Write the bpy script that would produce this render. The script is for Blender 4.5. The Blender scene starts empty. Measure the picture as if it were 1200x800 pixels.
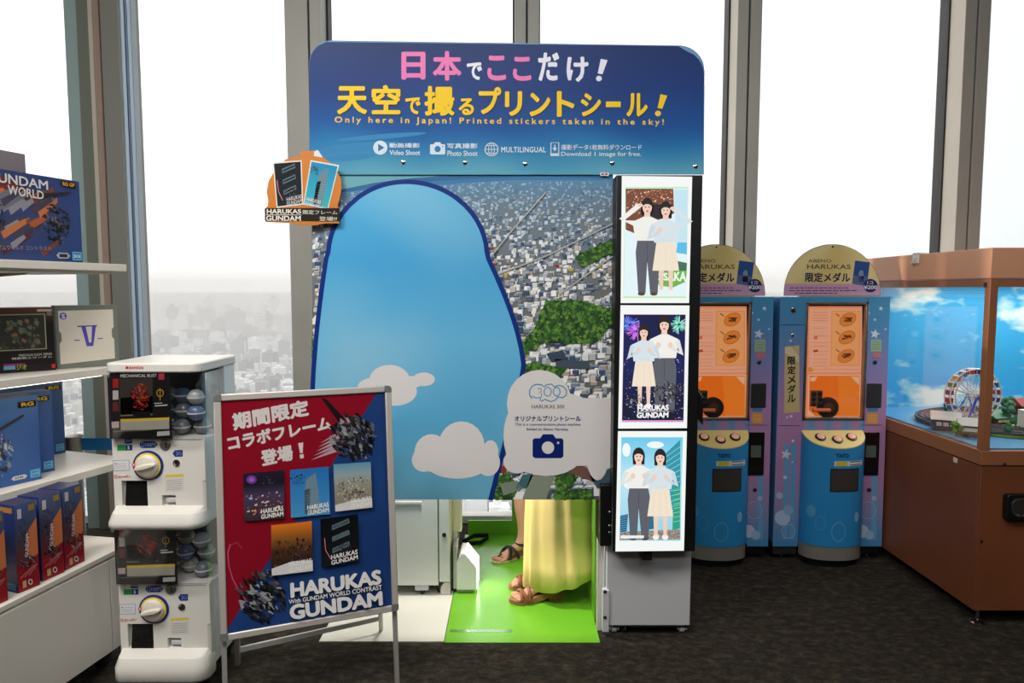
import bpy, bmesh, math, random
from mathutils import Vector, Matrix
random.seed(7)
C = bpy.context.scene
COL = C.collection
PI = math.pi

# ------------------------------------------------------------------ camera, sky, light
F, HORIZ, EYE = 800.0, 340.0, 1.6
PITCH = math.atan((400 - HORIZ) / F)
SP, CP = math.sin(PITCH), math.cos(PITCH)
cam_d = bpy.data.cameras.new('camera'); cam = bpy.data.objects.new('camera', cam_d); COL.objects.link(cam)
cam.location = (0, 0, EYE); cam.rotation_euler = (PI / 2 - PITCH, 0, 0)
cam_d.sensor_width = 36; cam_d.lens = 36 * F / 1200; cam_d.clip_start = .05; cam_d.clip_end = 60000
C.camera = cam
C.view_settings.view_transform = 'Standard'; C.view_settings.look = 'None'
C.view_settings.exposure = 0; C.view_settings.gamma = 1; C.view_settings.use_curve_mapping = False
cy = C.cycles
cy.max_bounces = 7; cy.diffuse_bounces = 3; cy.glossy_bounces = 3; cy.transmission_bounces = 4; cy.transparent_max_bounces = 16
cy.volume_bounces = 0; cy.sample_clamp_indirect = 4; cy.use_denoising = True

w = bpy.data.worlds.new('sky'); C.world = w; w.use_nodes = True
nt = w.node_tree; nt.nodes.clear()
n_out = nt.nodes.new('ShaderNodeOutputWorld'); n_bg = nt.nodes.new('ShaderNodeBackground')
n_tc = nt.nodes.new('ShaderNodeTexCoord'); n_sep = nt.nodes.new('ShaderNodeSeparateXYZ')
n_rz = nt.nodes.new('ShaderNodeValToRGB'); n_mix = nt.nodes.new('ShaderNodeMix'); n_mix.data_type = 'RGBA'
n_rx = nt.nodes.new('ShaderNodeMapRange')
n_rz.color_ramp.elements[0].position = 0.0; n_rz.color_ramp.elements[0].color = (.66, .645, .62, 1)
n_rz.color_ramp.elements[1].position = .22; n_rz.color_ramp.elements[1].color = (.74, .74, .74, 1)
n_rx.inputs['From Min'].default_value = .1; n_rx.inputs['From Max'].default_value = .6
nt.links.new(n_tc.outputs['Generated'], n_sep.inputs[0])
nt.links.new(n_sep.outputs['Z'], n_rz.inputs[0]); nt.links.new(n_sep.outputs['X'], n_rx.inputs['Value'])
nt.links.new(n_rx.outputs[0], n_mix.inputs['Factor'])
nt.links.new(n_rz.outputs[0], n_mix.inputs['A']); n_mix.inputs['B'].default_value = (.53, .565, .575, 1)
nt.links.new(n_mix.outputs['Result'], n_bg.inputs['Color']); n_bg.inputs['Strength'].default_value = 2.0
nt.links.new(n_bg.outputs[0], n_out.inputs[0])

def area(name, loc, rot, sx, sy, power, col=(1, .93, .84), spread=PI):
    l = bpy.data.lights.new(name, 'AREA'); l.shape = 'RECTANGLE'; l.size = sx; l.size_y = sy; l.energy = power; l.color = col; l.spread = spread
    o = bpy.data.objects.new(name, l); COL.objects.link(o); o.location = loc; o.rotation_euler = rot
    return o
area('ceiling_lamp_and_fill', (-1.9, .9, 4.05), (math.radians(12), math.radians(0), 0), 1.2, .6, 98, (1, .96, .89))
area('ceiling_lamp_and_fill', (-.2, .3, 4.05), (math.radians(18), 0, 0), 1.6, .6, 62, (1, .98, .96))
area('ceiling_lamp_and_fill', (1.9, 1.3, 4.05), (math.radians(10), 0, 0), 1.0, .5, 20, (1, .97, .93))
area('ceiling_lamp_and_fill', (0, -1.9, 4.05), (math.radians(35), 0, 0), 6.0, .8, 62, (.98, .99, 1))  # wide fill added at the back of the room, no lamp known there
area('booth_fill', (-.45, 3.28, 1.5), Vector((.7, .22, -1.1)).to_track_quat('-Z', 'Y').to_euler(), .2, .2, 24, (1, .98, .94))  # unseen light added inside the booth, aimed to brighten the skirt
sun = bpy.data.lights.new('sun', 'SUN'); sun.energy = 2.4; sun.angle = .02; sun.color = (1, .86, .7)
so = bpy.data.objects.new('sun', sun); COL.objects.link(so)
so.rotation_euler = Vector((.87, -.22, -.30)).to_track_quat('-Z', 'Y').to_euler()

# ------------------------------------------------------------------ projection helpers: photo pixel -> point in the place
def ray(px, py):
    a, b = px - 600.0, 400.0 - py
    return Vector((a, F * CP + b * SP, -F * SP + b * CP))
def at(px, py, Y):
    r = ray(px, py); t = Y / r.y
    return Vector((r.x * t, Y, EYE + r.z * t))
def fl(px, py, z=0.0):
    r = ray(px, py); t = (z - EYE) / r.z
    return Vector((r.x * t, r.y * t, z))
def zb(org, sc, *pts):
    """points read in an enlarged crop (origin, scale) -> photo pixels"""
    return [(org[0] + x / sc, org[1] + y / sc) for x, y in pts]

# ------------------------------------------------------------------ colour and materials
def lin(c):
    c = c / 255.0
    return c / 12.92 if c <= .04045 else ((c + .055) / 1.055) ** 2.4
def S(c):
    return (lin(c[0]), lin(c[1]), lin(c[2]), 1.0)
MATS = {}
def mat(name, rgb, rough=.5, metal=0, noise=0, nscale=40, emit=0, bump=0, coat=0):
    if name in MATS: return MATS[name]
    m = bpy.data.materials.new(name); m.use_nodes = True
    t = m.node_tree; p = t.nodes['Principled BSDF']
    col = S(rgb)
    p.inputs['Base Color'].default_value = col; p.inputs['Roughness'].default_value = rough; p.inputs['Metallic'].default_value = metal
    p.inputs['Coat Weight'].default_value = coat
    if noise or bump:
        tc = t.nodes.new('ShaderNodeTexCoord'); nz = t.nodes.new('ShaderNodeTexNoise')
        nz.inputs['Scale'].default_value = nscale; nz.inputs['Detail'].default_value = 5
        t.links.new(tc.outputs['Object'], nz.inputs['Vector'])
        if noise:
            r = t.nodes.new('ShaderNodeValToRGB')
            r.color_ramp.elements[0].position = .3; r.color_ramp.elements[1].position = .7
            r.color_ramp.elements[0].color = tuple(x * (1 - noise) for x in col[:3]) + (1,)
            r.color_ramp.elements[1].color = tuple(min(1, x * (1 + noise)) for x in col[:3]) + (1,)
            t.links.new(nz.outputs['Fac'], r.inputs[0]); t.links.new(r.outputs[0], p.inputs['Base Color'])
        if bump:
            b = t.nodes.new('ShaderNodeBump'); b.inputs['Strength'].default_value = bump; b.inputs['Distance'].default_value = .01
            t.links.new(nz.outputs['Fac'], b.inputs['Height']); t.links.new(b.outputs[0], p.inputs['Normal'])
    if emit:
        p.inputs['Emission Color'].default_value = col; p.inputs['Emission Strength'].default_value = emit
    MATS[name] = m
    return m
def print_mat(name, rough=.45, emit=0, coat=0, tint=1.0):
    """ink on a surface: the printed colours are stored per face on the mesh"""
    if name in MATS: return MATS[name]
    m = bpy.data.materials.new(name); m.use_nodes = True
    t = m.node_tree; p = t.nodes['Principled BSDF']
    a = t.nodes.new('ShaderNodeVertexColor'); a.layer_name = 'Col'
    p.inputs['Roughness'].default_value = rough; p.inputs['Coat Weight'].default_value = coat; p.inputs['Specular IOR Level'].default_value = .25
    if emit:
        p.inputs['Base Color'].default_value = (.02, .02, .02, 1)
        t.links.new(a.outputs[0], p.inputs['Emission Color']); p.inputs['Emission Strength'].default_value = emit
    else:
        t.links.new(a.outputs[0], p.inputs['Base Color'])
    MATS[name] = m
    return m
def glass_mat(name, refl=.06, tint=(1, 1, 1), rough=0.0):
    if name in MATS: return MATS[name]
    m = bpy.data.materials.new(name); m.use_nodes = True
    t = m.node_tree; t.nodes.clear()
    o = t.nodes.new('ShaderNodeOutputMaterial'); mx = t.nodes.new('ShaderNodeMixShader')
    tr = t.nodes.new('ShaderNodeBsdfTransparent'); g = t.nodes.new('ShaderNodeBsdfGlossy'); lw = t.nodes.new('ShaderNodeLayerWeight')
    mp = t.nodes.new('ShaderNodeMapRange'); mp.inputs['To Min'].default_value = refl * .5; mp.inputs['To Max'].default_value = min(1, refl * 6)
    lw.inputs['Blend'].default_value = .15
    tr.inputs[0].default_value = (*tint, 1); g.inputs['Roughness'].default_value = rough
    t.links.new(lw.outputs['Facing'], mp.inputs['Value']); t.links.new(mp.outputs[0], mx.inputs[0])
    t.links.new(tr.outputs[0], mx.inputs[1]); t.links.new(g.outputs[0], mx.inputs[2]); t.links.new(mx.outputs[0], o.inputs[0])
    MATS[name] = m
    return m

M_white = mat('white_plastic', (226, 222, 214), .32)
M_white2 = mat('white_laminate', (205, 200, 192), .4)
M_black = mat('black_plastic', (14, 14, 16), .4)
M_black2 = mat('black_rubber', (20, 20, 20), .7)
M_steel = mat('brushed_steel', (150, 145, 138), .35, .9, .15, 12)
M_dsteel = mat('dark_steel', (80, 80, 82), .4, .8)
M_alu = mat('aluminium', (190, 186, 180), .38, .55)
M_cream = mat('cream_plastic', (216, 206, 184), .45)
M_grey = mat('grey_paint', (196, 196, 198), .5)
M_chrome = mat('chrome', (210, 210, 212), .15, 1)
M_print = print_mat('printed_film', .45)
M_gloss = print_mat('glossy_print', .3, 0, .06)
M_glass = glass_mat('window_glass', .05)
M_clear = glass_mat('clear_plastic', .16, (.93, .94, .95), .08)

# ------------------------------------------------------------------ object helpers
def tag(o, label=None, cat=None, group=None, kind=None):
    if label: o['label'] = label
    if cat: o['category'] = cat
    if group: o['group'] = group
    if kind: o['kind'] = kind
    return o
def thing(name, loc, label, cat, group=None):
    o = bpy.data.objects.new(name, None); COL.objects.link(o); o.location = loc
    return tag(o, label, cat, group)
def root_loc(o):
    v = Vector((0, 0, 0))
    while o is not None:
        v += o.location; o = o.parent
    return v
def children(o): return list(o.children)
def copy_tree(o, parent=None):
    c = o.copy(); COL.objects.link(c)
    if parent is not None: c.parent = parent
    for ch in children(o): copy_tree(ch, c)
    return c
class MB:
    """collects world-space geometry, links it as ONE mesh object"""
    def __init__(s): s.v, s.f, s.m, s.mats = [], [], [], []
    def mi(s, m):
        if m not in s.mats: s.mats.append(m)
        return s.mats.index(m)
    def add(s, vs, fs, m):
        b = len(s.v); s.v += [Vector(x) for x in vs]; k = s.mi(m)
        for f in fs: s.f.append([b + i for i in f]); s.m.append(k)
        return s
    def hexa(s, p, m):      # p: bottom 4, top 4 (ccw)
        return s.add(p, [(0, 3, 2, 1), (4, 5, 6, 7), (0, 1, 5, 4), (1, 2, 6, 5), (2, 3, 7, 6), (3, 0, 4, 7)], m)
    def box(s, x0, x1, y0, y1, z0, z1, m):
        return s.hexa([(x0, y0, z0), (x1, y0, z0), (x1, y1, z0), (x0, y1, z0), (x0, y0, z1), (x1, y0, z1), (x1, y1, z1), (x0, y1, z1)], m)
    def loft(s, rings, m, caps=True, closed=True):
        n = len(rings[0]); vs = [p for r in rings for p in r]; fs = []
        for i in range(len(rings) - 1):
            for j in range(n if closed else n - 1):
                k = (j + 1) % n
                fs.append((i * n + j, i * n + k, (i + 1) * n + k, (i + 1) * n + j))
        if caps:
            fs.append(tuple(reversed(range(n)))); fs.append(tuple((len(rings) - 1) * n + j for j in range(n)))
        return s.add(vs, fs, m)
    def prism(s, poly, a0, a1, m, axis='z'):
        def P(u, v, a): return {'z': (u, v, a), 'y': (u, a, v), 'x': (a, u, v)}[axis]
        return s.loft([[P(u, v, a0) for u, v in poly], [P(u, v, a1) for u, v in poly]], m)
    def tube(s, pts, r, m, n=10, caps=True):
        pts = [Vector(p) for p in pts]; rs = r if isinstance(r, (list, tuple)) else [r] * len(pts); rings = []
        ref = None
        for i, p in enumerate(pts):
            d = (pts[min(i + 1, len(pts) - 1)] - pts[max(i - 1, 0)]).normalized()
            if ref is None: ref = Vector((0, 0, 1)) if abs(d.z) < .9 else Vector((1, 0, 0))
            a = d.cross(ref).normalized(); b = d.cross(a); ref = b.cross(d).normalized() if False else ref
            rings.append([p + (a * math.cos(2 * PI * k / n) + b * math.sin(2 * PI * k / n)) * rs[i] for k in range(n)])
        return s.loft(rings, m, caps)
    def lathe(s, c, prof, m, n=24, axis=(0, 0, 1)):
        ax = Vector(axis).normalized(); u = ax.orthogonal().normalized(); v = ax.cross(u); c = Vector(c)
        rings = [[c + ax * h + (u * math.cos(2 * PI * k / n) + v * math.sin(2 * PI * k / n)) * r for k in range(n)] for r, h in prof]
        return s.loft(rings, m, True)
    def ball(s, c, r, m, n=10, sc=(1, 1, 1)):
        c = Vector(c); rings = []
        for i in range(1, n):
            t = PI * i / n
            rings.append([c + Vector((r * sc[0] * math.sin(t) * math.cos(2 * PI * k / (n * 2)), r * sc[1] * math.sin(t) * math.sin(2 * PI * k / (n * 2)), -r * sc[2] * math.cos(t))) for k in range(n * 2)])
        return s.loft(rings, m, True)
    def build(s, name, parent=None, bevel=0, smooth=True, label=None, seg=2, ang=35):
        loc = root_loc(parent) if parent else Vector((0, 0, 0))
        if parent is None and s.v:
            lo = Vector([min(v[i] for v in s.v) for i in range(3)]); hi = Vector([max(v[i] for v in s.v) for i in range(3)])
            loc = Vector(((lo.x + hi.x) / 2, (lo.y + hi.y) / 2, lo.z))
        me = bpy.data.meshes.new(name); me.from_pydata([v - loc for v in s.v], [], s.f)
        for m in s.mats: me.materials.append(m)
        me.polygons.foreach_set('material_index', s.m)
        bm = bmesh.new(); bm.from_mesh(me); bmesh.ops.recalc_face_normals(bm, faces=bm.faces); bm.to_mesh(me); bm.free()
        if smooth:
            me.shade_smooth(); me.set_sharp_from_angle(angle=math.radians(ang))
        o = bpy.data.objects.new(name, me); COL.objects.link(o)
        if parent: o.parent = parent
        else: o.location = loc
        if bevel:
            b = o.modifiers.new('bevel', 'BEVEL'); b.width = bevel; b.segments = seg; b.limit_method = 'ANGLE'; b.angle_limit = math.radians(50)
            b.harden_normals = False
        if label: o['label'] = label
        return o
def struct(mb, name, **k): return tag(mb.build(name, **k), kind='structure')
def rpoly(x0, x1, y0, y1, r, n=5):
    """rounded rectangle outline, ccw"""
    if not isinstance(r, (list, tuple)): r = [r] * 4
    out = []
    for (cx, cy_, a, rr) in ((x0 + r[0], y0 + r[0], PI, r[0]), (x1 - r[1], y0 + r[1], 1.5 * PI, r[1]), (x1 - r[2], y1 - r[2], 0, r[2]), (x0 + r[3], y1 - r[3], .5 * PI, r[3])):
        if rr <= 0: out.append((cx, cy_)); continue
        for k in range(n + 1):
            t = a + .5 * PI * k / n; out.append((cx + rr * math.cos(t), cy_ + rr * math.sin(t)))
    return out

# ------------------------------------------------------------------ print helper: flat artwork on a real plane
_txt = {}
def text_geo(s, sp=1.0):
    k = (s, sp)
    if k not in _txt:
        cu = bpy.data.curves.new('lettering', 'FONT'); cu.body = s; cu.resolution_u = 3; cu.space_character = sp
        ob = bpy.data.objects.new('lettering', cu); me = ob.to_mesh()
        vs = [(v.co.x, v.co.y) for v in me.vertices]; fs = [tuple(p.vertices) for p in me.polygons]
        ob.to_mesh_clear(); bpy.data.objects.remove(ob); bpy.data.curves.remove(cu)
        _txt[k] = (vs, fs)
    return _txt[k]
class Art:
    """artwork given in photo pixels, laid on plane (o, n); n points to the viewer"""
    def __init__(s, o, n):
        s.o, s.n = Vector(o), Vector(n).normalized(); s.v, s.f, s.c = [], [], []; s.k = 0; s.step = .00025; s.fixed = False
    def P(s, px, py, lift=None):
        r = ray(px, py); e = Vector((0, 0, EYE)); t = (s.o - e).dot(s.n) / r.dot(s.n)
        return e + r * t + s.n * (s.k * s.step if lift is None else lift)
    def layer(s, d=1): s.k += d
    def poly(s, pts, col, flat=False):
        b = len(s.v); s.v += [s.P(*p) for p in pts]; s.f.append(list(range(b, b + len(pts)))); s.c.append(S(col)); return s
    def rect(s, x0, y0, x1, y1, col): return s.poly([(x0, y0), (x1, y0), (x1, y1), (x0, y1)], col)
    def ell(s, cx, cy_, rx, ry, col, rot=0, n=24):
        c, q = math.cos(rot), math.sin(rot)
        return s.poly([(cx + rx * math.cos(t) * c - ry * math.sin(t) * q, cy_ + rx * math.cos(t) * q + ry * math.sin(t) * c) for t in [2 * PI * k / n for k in range(n)]], col)
    def stroke(s, pts, wd, col, closed=False):
        pts = [Vector(p) for p in pts]; n = len(pts); L, R = [], []
        for i, p in enumerate(pts):
            a = pts[(i - 1) % n] if closed or i else p; b = pts[(i + 1) % n] if closed or i < n - 1 else p
            d = (b - a).normalized(); q = Vector((-d.y, d.x)) * wd / 2
            L.append(p + q); R.append(p - q)
        for i in range(n if closed else n - 1):
            j = (i + 1) % n; s.poly([L[i], L[j], R[j], R[i]], col)
        return s
    def ring(s, cx, cy_, rx, ry, wd, col, n=28):
        return s.stroke([(cx + rx * math.cos(2 * PI * k / n), cy_ + ry * math.sin(2 * PI * k / n)) for k in range(n)], wd, col, True)
    def grid(s, fn, nu, nv, colfn):
        """fn(u,v)->pixel, colfn(u,v)->rgb"""
        for i in range(nu):
            for j in range(nv):
                q = [(i / nu, j / nv), ((i + 1) / nu, j / nv), ((i + 1) / nu, (j + 1) / nv), (i / nu, (j + 1) / nv)]
                b = len(s.v); s.v += [s.P(*fn(*u)) for u in q]; s.f.append([b, b + 1, b + 2, b + 3]); s.c.append([S(colfn(*u)) for u in q])
        return s
    def text(s, st, quad, col, bold=.012, sp=1.0):
        """quad: TL, TR, BR, BL in pixels, or (x0,y0,x1,y1)"""
        if len(quad) == 4 and not isinstance(quad[0], (tuple, list)):
            x0, y0, x1, y1 = quad; quad = [(x0, y0), (x1, y0), (x1, y1), (x0, y1)]
        ex = bold; vs, fs = text_geo(st, sp)
        if not vs: return s
        if ex:      # heavier strokes: the same glyphs set again a little to each side
            vs0, fs0 = vs, fs; vs, fs = [], []
            for k, (dx, dy) in enumerate(((0, 0), (ex, 0), (-ex, 0), (0, ex), (0, -ex), (.7 * ex, .7 * ex), (-.7 * ex, .7 * ex), (.7 * ex, -.7 * ex), (-.7 * ex, -.7 * ex))):
                o_ = len(vs); vs += [(x + dx, y + dy, k * 2e-5) for x, y in vs0]; fs += [tuple(i + o_ for i in f) for f in fs0]
        ax, bx = min(v[0] for v in vs), max(v[0] for v in vs); ay, by = min(v[1] for v in vs), max(v[1] for v in vs)
        q = [Vector(p) for p in quad]; b = len(s.v)
        for x, y, *lf in vs:
            u = (x - ax) / max(1e-6, bx - ax); v = (y - ay) / max(1e-6, by - ay)
            p = (q[3] * (1 - u) + q[2] * u) * (1 - v) + (q[0] * (1 - u) + q[1] * u) * v
            s.v.append(s.P(p.x, p.y, s.k * s.step + (lf[0] if lf else 0)))
        for f in fs: s.f.append([b + i for i in f]); s.c.append(S(col))
        return s
    def shadowtext(s, st, quad, col, dark, d=.8, bold=.012):
        q = quad if isinstance(quad[0], (tuple, list)) else [(quad[0], quad[1]), (quad[2], quad[1]), (quad[2], quad[3]), (quad[0], quad[3])]
        s.text(st, [(x + d, y + d) for x, y in q], dark, bold); s.layer(); return s.text(st, q, col, bold)
    def build(s, name, parent=None, m=None, shift=None, label=None):
        loc = root_loc(parent) if parent else Vector((0, 0, 0))
        sh = Vector(shift) if shift else Vector((0, 0, 0))
        me = bpy.data.meshes.new(name); me.from_pydata([v - loc + sh for v in s.v], [], s.f)
        ca = me.color_attributes.new('Col', 'FLOAT_COLOR', 'CORNER'); data = []
        for f, c in zip(s.f, s.c):
            if isinstance(c, list):
                for q in c: data += q
            else: data += list(c) * len(f)
        ca.data.foreach_set('color', data)
        me.materials.append(m or M_print)
        bm = bmesh.new(); bm.from_mesh(me)
        for f in bm.faces:
            f.normal_update()
            if f.normal.dot(s.n) < 0: f.normal_flip()
        bm.to_mesh(me); bm.free()
        o = bpy.data.objects.new(name, me); COL.objects.link(o)
        if parent: o.parent = parent
        if label: o['label'] = label
        return o
def mixc(a, b, t): t = max(0, min(1, t)); return tuple(a[i] + (b[i] - a[i]) * t for i in range(3))
def ramp(stops, t):
    for (a, ca), (b, cb) in zip(stops, stops[1:]):
        if t <= b: return mixc(ca, cb, (t - a) / (b - a))
    return stops[-1][1]
def wob(x, y): return .5 * math.sin(x * .045 + 1.3 * math.sin(y * .031)) + .5 * math.sin(y * .06 + 1.1 * math.sin(x * .023 + 1))
def fgrad(art, x0, y0, x1, y1, stops, nu=1, nv=10, wobble=0):
    return art.grid(lambda u, v: (x0 + (x1 - x0) * u, y0 + (y1 - y0) * v), nu, nv, lambda u, v: ramp(stops, v + wobble * wob(x0 + (x1 - x0) * u, y0 + (y1 - y0) * v)))
def shards(art, cx, cy_, sx, sy, n, cols, seed, rot=0):
    """abstract cluster of angular machine-grey slivers"""
    r = random.Random(seed)
    for i in range(int(n * 2.6)):
        a = r.uniform(0, 2 * PI); d = r.random() ** .7
        x = cx + sx * d * math.cos(a); y = cy_ + sy * d * math.sin(a)
        L = r.uniform(.07, .30) * min(sx, sy); t = rot + r.uniform(-.7, .7)
        pts = []
        for k in range(4):
            q = t + [0, .9, PI, PI + .9][k]; l = L * r.uniform(.5, 1.1) * (1 if k % 2 == 0 else .6)
            pts.append((x + l * math.cos(q), y + l * math.sin(q)))
        art.poly(pts, r.choice(cols)); art.k += .06
MACHINE = [(24, 24, 28), (40, 40, 44), (70, 72, 78), (14, 14, 16), (98, 100, 106), (46, 43, 42), (150, 152, 156)]

# ------------------------------------------------------------------ setting: outside
def haze(density, y0, z0, z1):
    m = bpy.data.materials.new('city_haze'); m.use_nodes = True; t = m.node_tree; t.nodes.clear()
    o = t.nodes.new('ShaderNodeOutputMaterial'); v = t.nodes.new('ShaderNodeVolumeScatter')
    v.inputs['Color'].default_value = (.985, .99, 1, 1); v.inputs['Density'].default_value = density; v.inputs['Anisotropy'].default_value = 0.0
    t.links.new(v.outputs[0], o.inputs['Volume'])
    m.cycles.homogeneous_volume = True
    return MB().box(-14000, 14000, y0, 16000, z0, z1, m).build('haze', smooth=False)
tag(haze(1 / 2300., 60, -286, -40), 'pale haze lying low over the city outside the windows', 'haze', kind='stuff')
tag(haze(1 / 11000., 70, -39, 220), 'thin upper haze fading into the sky above the city horizon', 'haze', kind='stuff')
m_ground = mat('city_ground', (168, 174, 174), .9, 0, .4, .01)
struct(MB().box(-20000, 20000, 30, 24000, -290, -287, m_ground), 'ground', smooth=False)
m_hill = mat('hill', (58, 70, 72), .95)
hb = MB(); top, bot = [], []
for i in range(91):
    x = -12000 + i * 24000 / 90
    h = 120 + 70 * math.sin(i * .23) + 45 * math.sin(i * .61 + 1) + 30 * math.sin(i * 1.3)
    top.append((x, 13800, -287 + max(40, h * 1.05))); bot.append((x, 12500, -287)); 
back = [(p[0], 15500, -287) for p in top]
hb.loft([bot, top, back], m_hill, caps=False, closed=False)
struct(hb, 'hills')
bcols = [(222, 226, 226), (176, 182, 188), (236, 238, 238), (134, 142, 152), (206, 200, 192), (110, 118, 130), (160, 146, 140), (244, 246, 246)]
bm_ = [mat('city_wall_%d' % i, c, .8) for i, c in enumerate(bcols)]
protos = []
for i in range(8):
    m = bm_[i]; r = random.Random(i); b = MB()
    b.box(-.5, .5, -.5, .5, 0, 1, m)
    b.box(-.3, .1, -.2, .25, 1, 1.05 + .02 * i, m)
    if i % 3 == 0: b.box(-.38, .38, -.38, .38, 1, 1.03, bm_[(i + 3) % 8])
    if i % 2 == 0:
        for k in range(1, 9): b.box(-.505, .505, -.505, .505, k / 9.5, k / 9.5 + .035, bm_[(i + 5) % 8])
    o = b.build('office_building', smooth=False); o.location = (0, 0, -287); protos.append(o)
rc = random.Random(3)
LB = 'pale hazy city building far below, seen through the windows'
TAKEN = []
def free(x, y, r_): return all((x - a) ** 2 + (y - b) ** 2 > (r_ + c) ** 2 for a, b, c in TAKEN)
def place_b(i, px, py, wd, dp, h):
    g = fl(px, py, -287)
    for k in range(40):
        if free(g.x, g.y, .74 * max(wd, dp)): break
        g = fl(px + rc.uniform(-9, 9) * (1 + k * .15), py + rc.uniform(-3, 4) * (1 + k * .15), -287)
    else:
        sc2 = .3; wd *= sc2; dp *= sc2
    TAKEN.append((g.x, g.y, .74 * max(wd, dp)))
    o = protos[i % 8] if i < 8 else protos[i % 8].copy()
    if i >= 8: COL.objects.link(o)
    o.location = (g.x, g.y, -287); o.scale = (wd, dp, h); o.rotation_euler = (0, 0, rc.uniform(-.5, .5))
    tag(o, LB, 'building', 'city buildings far below the windows')
for i in range(300):
    if i < 60:
        px = rc.choice([205, 222, 240, 262, 280, 295, 312, 330, 335, 20, 50]) + rc.uniform(-8, 8); py = rc.uniform(374, 392)
        if px > 342: px = 338
        Y = fl(px, py, -287).y; wd = rc.uniform(8, 13) * Y / 800
        place_b(i, px, py, wd, wd * .7, Y / 800 * rc.uniform(12, 26))
    elif i < 260:
        px = rc.uniform(166, 342) if i % 4 else rc.uniform(0, 76); py = 385 + 85 * rc.random() ** 1.3
        Y = fl(px, py, -287).y; wd = min(60, rc.uniform(7, 14) * Y / 800)
        place_b(i, px, py, wd, wd * rc.uniform(.6, 1.2), wd * rc.uniform(.5, 1.5))
    else:
        px, py = (rc.uniform(535, 612), rc.uniform(585, 625)) if i % 2 else (rc.uniform(40, 130), rc.uniform(450, 560))
        Y = fl(px, py, -287).y; wd = rc.uniform(14, 26)
        place_b(i, px, py, wd, wd * .8, rc.uniform(14, 45))
sb = MB()
for i in range(5200):
    if i < 3800: px = rc.uniform(160, 345) if i % 5 else rc.uniform(0, 130); py = 362 + 110 * rc.random() ** 1.1
    elif i < 4400: px, py = rc.uniform(530, 620), rc.uniform(560, 640)
    else: px, py = rc.uniform(0, 140), rc.uniform(440, 600)
    g = fl(px, py, -287); s_ = max(7, min(24, g.y / 800 * rc.uniform(3, 8))); h = rc.uniform(6, 22)
    if not free(g.x, g.y, s_): continue
    c, q = math.cos(.3), math.sin(.3); a, b = s_ / 2, s_ * rc.uniform(.3, .7)
    pl = [(g.x + c * x - q * y, g.y + q * x + c * y) for x, y in ((-a, -b), (a, -b), (a, b), (-a, b))]
    sb.hexa([(x, y, -287) for x, y in pl] + [(x, y, -287 + h) for x, y in pl], bm_[rc.choice([0, 1, 2, 2, 7, 7, 3, 4, 5])])
tag(sb.build('low_houses', smooth=False), 'carpet of pale low houses spreading across the hazy city', 'houses', kind='stuff')

# ------------------------------------------------------------------ setting: room
def carpet():
    m = bpy.data.materials.new('carpet'); m.use_nodes = True; t = m.node_tree; p = t.nodes['Principled BSDF']
    tc = t.nodes.new('ShaderNodeTexCoord'); a = t.nodes.new('ShaderNodeTexNoise'); b = t.nodes.new('ShaderNodeTexNoise'); r = t.nodes.new('ShaderNodeValToRGB'); mx = t.nodes.new('ShaderNodeMath')
    mp = t.nodes.new('ShaderNodeMapping'); mp.inputs['Scale'].default_value = (1, 1.5, 1)
    t.links.new(tc.outputs['Object'], mp.inputs[0]); t.links.new(mp.outputs[0], a.inputs['Vector']); t.links.new(tc.outputs['Object'], b.inputs['Vector'])
    a.inputs['Scale'].default_value = 19; a.inputs['Detail'].default_value = 9; a.inputs['Roughness'].default_value = .72
    b.inputs['Scale'].default_value = 160; b.inputs['Detail'].default_value = 3
    mx.operation = 'MULTIPLY_ADD'; mx.inputs[1].default_value = .35
    t.links.new(b.outputs['Fac'], mx.inputs[0]); t.links.new(a.outputs['Fac'], mx.inputs[2])
    e = r.color_ramp.elements
    e[0].position = .5; e[0].color = S((28, 26, 24)); e[1].position = .95; e[1].color = S((84, 75, 60))
    e.new(.68).color = S((44, 39, 33))
    t.links.new(mx.outputs[0], r.inputs[0]); t.links.new(r.outputs[0], p.inputs['Base Color'])
    p.inputs['Roughness'].default_value = .95; p.inputs['Specular IOR Level'].default_value = .15
    bu = t.nodes.new('ShaderNodeBump'); bu.inputs['Strength'].default_value = .4; bu.inputs['Distance'].default_value = .01
    t.links.new(mx.outputs[0], bu.inputs['Height']); t.links.new(bu.outputs[0], p.inputs['Normal'])
    return m
struct(MB().box(-5, 5, -3.2, 4.8, -.1, 0, carpet()), 'floor', smooth=False)
m_ceil = mat('ceiling_paint', (150, 146, 140), .9)
struct(MB().box(-5, 5, -3.2, 4.8, 4.2, 4.3, m_ceil), 'ceiling', smooth=False)
m_wall = mat('dark_wall', (70, 62, 55), .9)
struct(MB().box(-5, 5, -3.2, -3.1, 0, 4.2, m_wall), 'wall_back', smooth=False)
struct(MB().box(-5, -4.9, -3.1, 4.8, 0, 4.2, m_wall), 'wall_left', smooth=False)
struct(MB().box(4.9, 5, -3.1, 4.8, 0, 4.2, m_wall), 'wall_right', smooth=False)
YI, YG = 4.45, 4.65
m_mul = mat('mullion_grey', (172, 169, 162), .5, 0, .06, 3)
m_gap = mat('dark_gasket', (30, 32, 34), .6)
m_teal = mat('teal_trim', (150, 172, 172), .5); m_olive = mat('olive_trim', (112, 118, 108), .5); m_cream = mat('cream_trim', (190, 180, 168), .5); m_pink = mat('rose_trim', (150, 128, 118), .5)
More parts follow.
